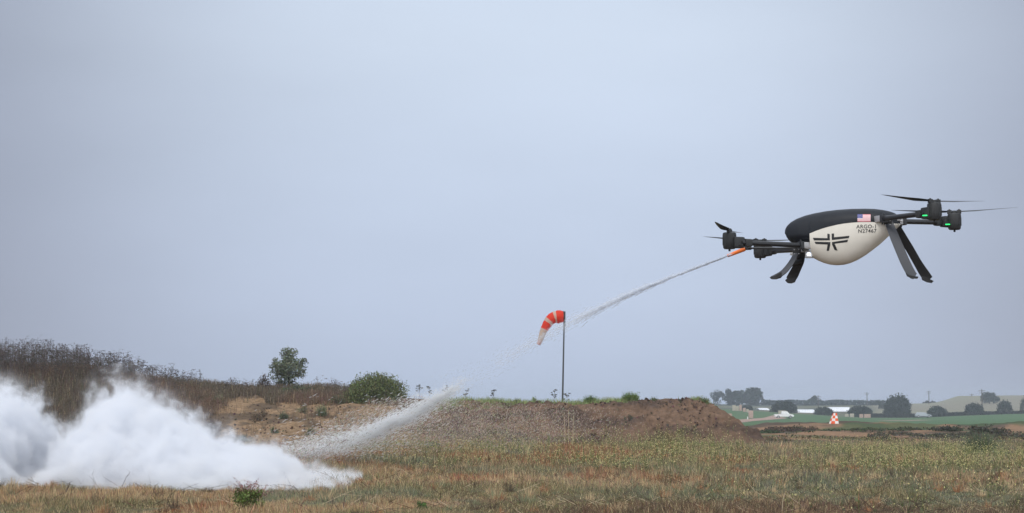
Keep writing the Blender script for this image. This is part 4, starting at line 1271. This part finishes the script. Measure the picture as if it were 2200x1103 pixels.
for key, (a, e, hub, v) in arms.items():
    front = key[1] == 'f'
    ax = (e - a); ax = ax / np.linalg.norm(ax)
    hb = L(hub[0], hub[1], v)                       # rotor hub centre
    top_z = hb[2] - .012
    mc = np.array((hb[0], hb[1], 0.))
    arm = tube('arm', a, e + ax * .03, .034, M_carbon)
    # clamp on the body
    bm = bmesh.new(); c = a + ax * .02; rounded_block(bm, c, ax, .15, .085, .085); cl_ = finish('clamp', bm, M_alu, arm, bevel=.012)
    bm = bmesh.new(); rounded_block(bm, a + ax * .12, ax, .05, .10, .10); bm_cyl(bm, a + ax * .12 + np.array((0, 0, .05)), a + ax * .12 + np.array((0, 0, .072)), .012, n=8); bm_cyl(bm, a + ax * .09 - np.array((0, 0, .05)), a + ax * .09 - np.array((0, 0, .075)), .012, n=8)
    finish('collar', bm, M_carbon, arm, bevel=.008)
    # motor pod: round can, boxy shoulder towards the arm
    h = .215
    bm = bmesh.new(); zt = top_z - .015
    bm_lathe(bm, [(.068, zt - h), (.082, zt - h + .016), (.088, zt - h * .55), (.090, zt - .035), (.085, zt - .008), (.07, zt)], (mc[0], mc[1], 0), 28)
    for k in range(10):       # cooling ribs
        q = 2 * math.pi * k / 10; bm_box(bm, (mc[0] + .088 * math.cos(q), mc[1] + .088 * math.sin(q), zt - .11), (.009, .009, .11), q)
    bm_cyl(bm, (mc[0], mc[1], zt - h - .03), (mc[0], mc[1], zt - h), .014, n=10)
    pod = finish('motor_pod', bm, M_motor, drone)
    bm = bmesh.new()
    dirx = np.array((e[0] - mc[0], e[1] - mc[1])); 
    sh = np.array((e[0], e[1], e[2])) * .6 + np.array((mc[0], mc[1], e[2])) * .4
    rounded_block(bm, (sh[0], sh[1], e[2] + .005), ax, .15, .12, .145)
    rounded_block(bm, (e[0] - ax[0] * .06, e[1] - ax[1] * .06, e[2]), ax, .1, .095, .10)
    finish('shoulder', bm, M_motor, pod, bevel=.022)
    # status lamp
    bm = bmesh.new()
    if front: led = L(hub[0] + 25 if v < 0 else hub[0] + 15, hub[1] + 31, v - .055)
    else: led = L(1987 if v < 0 else 2036, 463.3 if v < 0 else 482.5, v - .098)
    bm_box(bm, led, (.06, .02, .014))
    finish('status_lamp', bm, M_green_led if not front else M_rubber, pod, bevel=.006)
    # rotor: hub with two blade clamps, two blades
    rot = empty('rotor', hb); rot.parent = drone
    bm = bmesh.new(); bm_cyl(bm, (0, 0, -.05), (0, 0, .012), .038, .03, 18)
    aw = R(ANG[key]) + TH      # world bearing to drone frame
    u = np.array((math.cos(aw), math.sin(aw), 0))
    for sgn in (1, -1):
        p = u * sgn * .062; bm_box(bm, (p[0], p[1], -.004), (.06, .035, .05), aw)
        bm_cyl(bm, (p[0], p[1], -.03), (p[0], p[1], .032), .013, n=8)
    bm_box(bm, (0, 0, -.008), (.14, .03, .016), aw)
    finish('hub', bm, M_motor, rot, bevel=.003, segs=1)
    for sgn in (1, -1):
        bm = bmesh.new(); prev = None; ns = 22; RL = .82
        for k in range(ns):
            t = k / (ns - 1); r = .06 + (RL - .06) * t
            ch = np.interp(t, [0, .12, .28, .6, .9, 1], [.035, .068, .090, .062, .032, .008]); tw = R(np.interp(t, [0, .2, 1], [22, 18, 6]))
            th = .012 * (1 - t) + .0025; zc = np.interp(t, [0, .3, 1], [.0, .006, .038])
            rg = []
            for cu_, tu in ((-.5, 0), (-.2, .5), (.2, .35), (.5, 0), (.2, -.25), (-.2, -.4)):
                yy = cu_ * ch * math.cos(tw) - .012 * math.sin(t * 3.1); zz = zc + cu_ * ch * math.sin(tw) + tu * th
                rg.append(bm.verts.new((r, yy, zz)))
            if prev:
                for j in range(6): bm.faces.new((prev[j], prev[(j + 1) % 6], rg[(j + 1) % 6], rg[j]))
            else: bm.faces.new(rg)
            prev = rg
        bm.faces.new(prev[::-1])
        bmesh.ops.rotate(bm, verts=bm.verts, cent=(0, 0, 0), matrix=Matrix.Rotation(aw + (0 if sgn > 0 else math.pi), 3, 'Z'))
        finish('blade', bm, M_carbon, rot)


def strap(name, path, th=.012, foot=None):
    """path: (px,py,v,width_px) down the leg; grey outer face, shade painted as black inner face and edges"""
    pts = [Vector(L(x, y, v)) for x, y, v, _ in path]; ws = [w_ / 166. for *_, w_ in path]
    n = 16; D = []
    for k in range(n + 1):
        t = k / n * (len(pts) - 1); i = min(int(t), len(pts) - 2); f = t - i
        p0 = pts[max(i - 1, 0)]; p1 = pts[i]; p2 = pts[i + 1]; p3 = pts[min(i + 2, len(pts) - 1)]
        q = .5 * ((2 * p1) + (p2 - p0) * f + (2 * p0 - 5 * p1 + 4 * p2 - p3) * f * f + (3 * p1 - p0 - 3 * p2 + p3) * f ** 3)
        D.append((q, ws[i] * (1 - f) + ws[i + 1] * f))
    bm = bmesh.new(); prev = None
    for k, (c, w_) in enumerate(D):
        dr = (D[min(k + 1, n)][0] - D[max(k - 1, 0)][0]).normalized()
        side = Vector((1, 0, 0)) - dr * dr.x; side.normalize(); nrm = dr.cross(side).normalized()
        if nrm.y > 0: nrm = -nrm
        rg = [bm.verts.new(c + side * w_ * a + nrm * th * b) for a, b in ((-.5, .5), (0, .7), (.5, .5), (.5, -.5), (-.5, -.5))]
        if prev:
            for j in range(5):
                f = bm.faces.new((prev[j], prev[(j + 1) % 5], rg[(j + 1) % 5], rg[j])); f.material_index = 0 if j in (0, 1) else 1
        else: bm.faces.new(rg).material_index = 1
        prev = rg
    bm.faces.new(prev[::-1]).material_index = 1
    bmesh.ops.recalc_face_normals(bm, faces=bm.faces)
    leg = finish(name, bm, [M_strap, M_rubber] if path[0][2] < 0 else [M_rubber, M_rubber], drone)  # same legs: far pair all black, its shade painted in as rubber
    # moulded rubber foot
    bm = bmesh.new(); A = [Vector(L(x, y, foot[-1])) for x, y in foot[0]]
    Bk = [p + Vector((0, .07, 0)) for p in A]; A = [p - Vector((0, .012, 0)) for p in A]
    va = [bm.verts.new(p) for p in A]; vb = [bm.verts.new(p) for p in Bk]
    bm.faces.new(va); bm.faces.new(vb[::-1])
    for j in range(len(va)): bm.faces.new((va[j], va[(j + 1) % len(va)], vb[(j + 1) % len(va)], vb[j]))
    finish('foot', bm, M_rubber, leg, bevel=.006)


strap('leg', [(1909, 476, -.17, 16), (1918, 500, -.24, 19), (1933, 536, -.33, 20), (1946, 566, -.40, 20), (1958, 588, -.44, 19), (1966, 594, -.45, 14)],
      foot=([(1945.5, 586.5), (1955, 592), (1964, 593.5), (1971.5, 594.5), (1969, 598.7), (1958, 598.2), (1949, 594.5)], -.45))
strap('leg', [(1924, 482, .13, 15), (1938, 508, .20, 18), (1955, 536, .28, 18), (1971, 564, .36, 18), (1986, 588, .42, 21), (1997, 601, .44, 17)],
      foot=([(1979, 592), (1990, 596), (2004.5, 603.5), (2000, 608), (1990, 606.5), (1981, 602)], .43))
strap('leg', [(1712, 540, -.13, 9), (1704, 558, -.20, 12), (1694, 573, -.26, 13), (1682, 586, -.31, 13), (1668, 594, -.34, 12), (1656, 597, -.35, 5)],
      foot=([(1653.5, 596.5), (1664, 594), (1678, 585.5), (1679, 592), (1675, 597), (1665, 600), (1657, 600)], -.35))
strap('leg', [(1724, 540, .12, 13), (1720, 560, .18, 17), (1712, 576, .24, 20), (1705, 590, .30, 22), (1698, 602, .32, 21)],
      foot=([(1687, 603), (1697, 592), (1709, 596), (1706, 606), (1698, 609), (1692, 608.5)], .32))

# chassis rails under the body that carry arms and legs
bm = bmesh.new()
rounded_block(bm, L(1726, 529, 0), (1, 0, 0), .16, .34, .07); finish('chassis_rail', bm, M_rubber, drone, bevel=.01)
bm = bmesh.new()
rounded_block(bm, L(1903, 476, 0), (1, 0, 0), .16, .30, .06); finish('chassis_rail', bm, M_rubber, drone, bevel=.01)
# leg brackets with bolt heads
for q, (x, y, v) in enumerate([(1908, 478, -.18), (1712, 540, -.14)]):
    bm = bmesh.new(); p = L(x, y, v); rounded_block(bm, p, (1, 0, 0), .11, .03, .07)
    br = finish('leg_bracket', bm, M_rubber, drone, bevel=.006)
    bm = bmesh.new()
    for dx, dz in ((-.03, -.035), (.03, -.035), (-.03, .02), (.03, .02)): bm_cyl(bm, p + np.array((dx, -.022, dz)), p + np.array((dx, -.012, dz)), .007, n=8)
    finish('bolt', bm, M_alu, br)
# water lance: boom, elbow, orange nozzle
e1 = L(1606, 533.5, 0.0); tube('boom', L(1735, 534, 0.0), e1, .014, M_carbon)
bm = bmesh.new(); bm_cyl(bm, e1 + np.array((.05, 0, 0)), e1 - np.array((.03, 0, 0)), .026, .026, 14); bm_cyl(bm, e1 + np.array((-.02, 0, 0)), L(1596, 537, 0), .018, .022, 14)
bm_cyl(bm, e1 + np.array((.0, -.04, .0)), e1 + np.array((0, .04, 0)), .02, n=12); finish('elbow', bm, M_rubber, drone)
nz0, nz1 = L(1598, 536.3, 0), L(1563.5, 550, 0)
bm = bmesh.new(); bm_cyl(bm, nz0, nz1, .0285, .021, 18); bm_cyl(bm, nz0 + (nz0 - nz1) * .12, nz0, .02, .0285, 18); finish('nozzle', bm, M_orange, drone)
# camera pods on the far front leg, landing lamp
p = L(1700, 567, .12); q = L(1722, 560, .16)
bm = bmesh.new(); bm_cyl(bm, p, q, .04, .036, 16); bm_cyl(bm, L(1714, 561, .14), L(1716, 545, .13), .022, n=12); cp = finish('camera', bm, M_rubber, drone, bevel=.004)
bm = bmesh.new(); bm_cyl(bm, p + (p - q) * .12, p, .03, .036, 16); finish('lens', bm, M_dark, cp)
bm = bmesh.new(); c = L(1706, 546, .02); rounded_block(bm, c, (1, 0, 0), .10, .06, .035); finish('gimbal', bm, M_alu, cp, bevel=.008)
bm = bmesh.new(); c = L(1738, 552.5, -.1); rounded_block(bm, c, (1, 0, 0), .095, .06, .028); rounded_block(bm, L(1738, 540, -.09), (1, 0, 0), .085, .05, .02)
bm_box(bm, L(1731.5, 547, -.09), (.012, .05, .07)); lh = finish('lamp_housing', bm, M_alu, drone, bevel=.005)
bm = bmesh.new(); bmesh.ops.create_uvsphere(bm, u_segments=16, v_segments=10, radius=.027, matrix=Matrix.Translation(Vector(L(1737.5, 547, -.11)))); finish('lamp', bm, M_lamp, lh)
# radio masts / small fittings on the tail
bm = bmesh.new(); c = L(1929, 472, -.02); rounded_block(bm, c, (1, 0, 0), .07, .12, .05); bm_cyl(bm, c, c + np.array((.06, 0, -.03)), .012, n=8); finish('tail_fitting', bm, M_alu, drone, bevel=.01)

# ---------------------------------------------------------------- water jet and spray
M_jet = mat('water', (.88, .91, .96), .3, trans=.80)
M_spr = mat('spray_drops', (0, 0, 0), .35, attr=True, trans=.25)
for m_, cc_ in ((M_jet, (.88, .91, .96)), (M_spr, (.85, .87, .92))):
    t_ = m_.node_tree; p_ = t_.nodes['Principled BSDF']; x_ = p_.outputs[0].links[0].to_node; tl_ = t_.nodes.new('ShaderNodeBsdfTranslucent')
    src_ = p_.inputs['Base Color'].links[0].from_socket if p_.inputs['Base Color'].links else None
    if src_: t_.links.new(src_, tl_.inputs[0])
    else: tl_.inputs[0].default_value = (*cc_, 1)
    mx_ = t_.nodes.new('ShaderNodeMixShader'); mx_.inputs[0].default_value = .5
    t_.links.new(p_.outputs[0], mx_.inputs[1]); t_.links.new(tl_.outputs[0], mx_.inputs[2]); t_.links.new(mx_.outputs[0], x_.inputs[1])
NZW = DC + fx * nz1[0] + fy * nz1[1] + np.array((0, 0, nz1[2]))
PATH = [(1563.5, 550, NZW[1]), (1450, 593, 27.6), (1350, 634, 29.6), (1212, 700, 33), (1130, 744, 36), (1060, 788, 39), (960, 846, 44), (880, 892, 47.5), (800, 928, 50.5), (720, 955, 53.5), (640, 978, 56)]
PW = np.array([P(*q) for q in PATH]); PW[0] = NZW
cum = np.concatenate([[0], np.cumsum(np.linalg.norm(np.diff(PW, axis=0), axis=1))]); TL = cum[-1]


def along(s):
    return np.stack([np.interp(s, cum, PW[:, k]) for k in range(3)], -1)


def jet():
    T = []
    def put(n, s, spread, ln, rad):
        c = along(s); d = along(s + .2) - c; d /= np.linalg.norm(d, axis=1)[:, None]
        c = c + rng.normal(size=(n, 3)) * spread[:, None]
        d = d + rng.normal(size=(n, 3)) * .05; d /= np.linalg.norm(d, axis=1)[:, None]
        T.append(drops(c, d, ln, rad))
    n = 1300; s = rng.random(n) ** 1.3 * 7.0; put(n, s, .003 + .0038 * s, .25 + .3 * rng.random(n), .0045 + .004 * rng.random(n))
    n = 2300; s = 3 + rng.random(n) * 10.5; cl2 = fbm(s, s * 0, 1.6, 3); off = .005 + .0058 * s; put(n, s, off * (.5 + cl2), (.12 + .2 * rng.random(n)), (.005 + .0035 * rng.random(n)) * np.clip(1.25 - s / 16, .45, 1))
    n = 900; s = 12 + rng.random(n) * 13; put(n, s, .011 * s, .07 + .10 * rng.random(n), .0035 + .0025 * rng.random(n))
    # solid core near the nozzle
    k = np.linspace(0, 2.6, 40); c = along(k)
    for i in range(39):
        a, b = c[i], c[i + 1]; d = (b - a) / np.linalg.norm(b - a)
        T.append(drops((a + b)[None] / 2, d[None], np.array([np.linalg.norm(b - a) * 2.4]), np.array([.016])))
    o = link('water_jet', quads_mesh('water_jet', np.concatenate(T), k=3), M_jet)
    tag(o, 'thin grey jet of water arcing from the orange nozzle down past the windsock', 'water jet', kind='stuff')


jet()


def spray():
    T, C = [], []
    s0 = float(np.interp(960, [q[0] for q in PATH][::-1], cum[::-1]))
    # the falling core
    n = 24000; s = s0 - 2.5 + rng.random(n) ** .72 * (TL - s0 + 3.5); c = along(np.minimum(s, TL)); t = np.clip((s - s0) / (TL - s0), 0, 1)
    d = along(np.minimum(s, TL - .3) + .3) - along(np.minimum(s, TL - .3)); d /= np.linalg.norm(d, axis=1)[:, None]
    sp = .06 + .13 * t
    c = c + rng.normal(size=(n, 3)) * np.stack([sp * 1.6, sp * 2, sp], -1) * (.45 + .75 * rng.exponential(1, (n, 1)))
    streak = fbm(s * .5, (c[:, 2] - along(np.minimum(s, TL))[:, 2]) * 11 + 40, 1.0, 3, 5.); k = rng.random(n) < .06 + 1.3 * sstep(.44, .60, streak)
    c, d, t = c[k], d[k], t[k]; n = len(c)
    d = d + rng.normal(size=(n, 3)) * .06; d /= np.linalg.norm(d, axis=1)[:, None]
    T.append(drops(c, d, .14 + .3 * rng.random(n), (.003 + .0045 * rng.random(n)) * (.55 + .45 * sstep(0, .25, t)))); C.append(np.tile(np.clip(jit((.93, .95, .99), n, .04), 0, .97), (6, 1)))
    # wide curtain of heavier drops over the ridge and mound
    n = 42000
    px = 600 + 850 * rng.random(n) ** 1.25; dd = 49 + 25 * rng.random(n)
    up = np.interp(px, [600, 700, 800, 900, 960, 1100, 1300, 1450], [965, 905, 856, 848, 856, 866, 872, 890]); lo = np.interp(px, [600, 700, 800, 1000, 1200, 1450], [1010, 1008, 985, 965, 955, 935])
    py = up + (lo - up) * rng.beta(1.6, 1.5, n)
    rx = (px - 1100) / F; tcos = dd / (math.cos(PITCH) - (551.5 - py) / F * math.sin(PITCH)); z = CZ + (math.sin(PITCH) + (551.5 - py) / F * math.cos(PITCH)) * tcos
    c = np.stack([rx * tcos, dd, z], -1)
    k = (z > surf(c[:, 0], dd) + .02) & (rng.random(n) < 1 - sstep(960, 1400, px)) & (rng.random(n) < .45 + fbm(px / 60, py / 30, 1., 3))
    c = c[k]; n = len(c)
    d = np.array((-.55, .15, -.75)) + rng.normal(size=(n, 3)) * .28; d /= np.linalg.norm(d, axis=1)[:, None]
    T.append(drops(c, d, .03 + .05 * rng.random(n), .0045 + .005 * rng.random(n))); C.append(np.tile(jit((.50, .44, .375), n, .3), (6, 1)))
    o = link('water_spray', quads_mesh('water_spray', np.concatenate(T), np.concatenate(C), k=3), M_spr)
    tag(o, 'white spray and curtain of droplets falling in front of the mound', 'water spray', kind='stuff')


spray()

# ---------------------------------------------------------------- smoke
SY = 40.4
SP = [(-260, 860), (-120, 800), (-40, 806), (0, 818), (28, 832), (46, 880), (64, 955), (100, 1015), (150, 1010), (178, 940), (205, 868), (240, 834), (275, 812), (300, 828), (335, 862), (375, 866), (400, 880),
      (420, 912), (450, 922), (500, 944), (540, 958), (575, 952), (605, 958), (618, 985), (636, 1006), (662, 1005), (688, 1018), (712, 1028), (735, 1037), (760, 1052)]
hx = np.array([P(x, HOR, SY)[0] for x, _ in SP]); hz = np.array([max(.02, CZ + (HOR - y) / F * SY) for _, y in SP]) + .0
hz = hz + np.interp(hx, [hx[0], hx[-8], hx[-1]], [0.0, 0.08, .20])
X0, X1, HM = hx[0] - .3, hx[-1] + .15, 3.0


def smoke():
    org = np.array((-7.5, SY, 0.0))
    # hull: closed skin a little outside the smoke
    xs = np.linspace(X0, X1, 120); ts = np.linspace(0, 1, 33)
    top = np.interp(xs, hx, hz, left=.05, right=0.02)
    tw = np.array([max(top[max(0, i - 4):i + 5]) for i in range(len(xs))])
    HALF = 4.3
    bm = bmesh.new(); ring = []
    for i, x in enumerate(xs):
        yc = SY - .26 * (x + 8); hw = HALF + .35
        if i < 2 or i > len(xs) - 3: hw *= .6
        rg = []
        for t in ts:
            a = math.pi * t; rg.append(bm.verts.new((x - org[0], yc - math.cos(a) * hw - org[1], (tw[i] + .32) * math.sin(a) ** .6 - .04)))
        ring.append(rg)
    for a, b in zip(ring, ring[1:]):
        for j in range(len(ts) - 1): bm.faces.new((a[j], a[j + 1], b[j + 1], b[j]))
        bm.faces.new((a[-1], a[0], b[0], b[-1]))
    bm.faces.new(ring[0]); bm.faces.new(ring[-1][::-1])
    bmesh.ops.triangulate(bm, faces=[f for f in bm.faces if len(f.verts) > 4])
    m = bpy.data.materials.new('smoke'); m.use_nodes = True; t = m.node_tree; t.nodes.clear()
    tc = t.nodes.new('ShaderNodeTexCoord')
    wn = t.nodes.new('ShaderNodeTexNoise'); wn.inputs['Scale'].default_value = 1.5; wn.inputs['Detail'].default_value = 4; wn.inputs['Roughness'].default_value = .55
    t.links.new(tc.outputs['Object'], wn.inputs[0])
    sub = t.nodes.new('ShaderNodeVectorMath'); sub.operation = 'SUBTRACT'; t.links.new(wn.outputs['Color'], sub.inputs[0]); sub.inputs[1].default_value = (.5, .5, .5)
    sc = t.nodes.new('ShaderNodeVectorMath'); sc.operation = 'MULTIPLY'; t.links.new(sub.outputs[0], sc.inputs[0]); sc.inputs[1].default_value = (1.0, 1.2, .75)
    ad = t.nodes.new('ShaderNodeVectorMath'); ad.operation = 'ADD'; t.links.new(tc.outputs['Object'], ad.inputs[0]); t.links.new(sc.outputs[0], ad.inputs[1])
    s_ = t.nodes.new('ShaderNodeSeparateXYZ'); t.links.new(ad.outputs[0], s_.inputs[0])
    raw = t.nodes.new('ShaderNodeSeparateXYZ'); t.links.new(tc.outputs['Object'], raw.inputs[0])
    X = mth(t, 'ADD', s_.outputs[0], float(org[0])); Yl = mth(t, 'ADD', s_.outputs[1], mth(t, 'MULTIPLY', mth(t, 'ADD', X, 8.0), .26))
    u = mth(t, 'DIVIDE', mth(t, 'SUBTRACT', X, X0), X1 - X0, clamp=True)
    fc = t.nodes.new('ShaderNodeFloatCurve'); cv = fc.mapping.curves[0]; t.links.new(u, fc.inputs[1])
    us = (hx - X0) / (X1 - X0)
    cv.points[0].location = (0, 0.02); cv.points[1].location = (1, 0.0)
    for a, b in zip(us, hz / HM): cv.points.new(float(a), float(b))
    for p in cv.points: p.handle_type = 'AUTO_CLAMPED'
    fc.mapping.update()
    rl = mth(t, 'SUBTRACT', 1.0, mth(t, 'POWER', mth(t, 'DIVIDE', mth(t, 'ABSOLUTE', Yl), HALF), 2.0), clamp=True)
    rl = mth(t, 'POWER', rl, .5)
    Ht = mth(t, 'MULTIPLY', mth(t, 'MULTIPLY', fc.outputs[0], HM), rl)
    n2 = t.nodes.new('ShaderNodeTexNoise'); n2.inputs['Scale'].default_value = 2.3; n2.inputs['Detail'].default_value = 6; n2.inputs['Roughness'].default_value = .64; n2.inputs['Distortion'].default_value = .3
    t.links.new(tc.outputs['Object'], n2.inputs[0])
    gap = mth(t, 'SUBTRACT', Ht, s_.outputs[2])
    soft = mth(t, 'ADD', mth(t, 'MULTIPLY', Ht, .11), .05)
    e = mth(t, 'DIVIDE', gap, soft)
    e = mth(t, 'ADD', e, mth(t, 'MULTIPLY', mth(t, 'SUBTRACT', n2.outputs[0], .52), 15.0))
    core = mth(t, 'POWER', mth(t, 'MULTIPLY', mth(t, 'SUBTRACT', e, .9), .42, clamp=True), 1.2)
    veil = mth(t, 'POWER', mth(t, 'MULTIPLY', mth(t, 'ADD', e, 1.4), .25, clamp=True), 2.0)
    dn = mth(t, 'ADD', core, mth(t, 'MULTIPLY', veil, .15))
    dn = mth(t, 'MULTIPLY', dn, mth(t, 'GREATER_THAN', Ht, .015))
    dn = mth(t, 'MULTIPLY', dn, 4.2)
    pv = t.nodes.new('ShaderNodeVolumePrincipled'); pv.inputs['Color'].default_value = (.935, .95, .98, 1); pv.inputs['Anisotropy'].default_value = 0.0
    t.links.new(dn, pv.inputs['Density'])
    o_ = t.nodes.new('ShaderNodeOutputMaterial'); t.links.new(pv.outputs[0], o_.inputs['Volume'])
    m.cycles.volume_step_rate = .09
    o = finish('smoke', bm, m, None, org, smooth=False)
    tag(o, 'thick white smoke billowing low over the ground on the left', 'smoke', kind='stuff')


smoke()

# ---------------------------------------------------------------- haze
bm = bmesh.new(); bm_box(bm, (0, 710, 4.5), (1330, 1560, 17.0))
mh = bpy.data.materials.new('haze'); mh.use_nodes = True; t = mh.node_tree; t.nodes.clear()
pv = t.nodes.new('ShaderNodeVolumePrincipled'); pv.inputs['Color'].default_value = (.80, .88, 1.0, 1); pv.inputs['Density'].default_value = .00042; pv.inputs['Anisotropy'].default_value = .2
o_ = t.nodes.new('ShaderNodeOutputMaterial'); t.links.new(pv.outputs[0], o_.inputs['Volume'])
tag(finish('haze', bm, mh, smooth=False), kind='stuff')
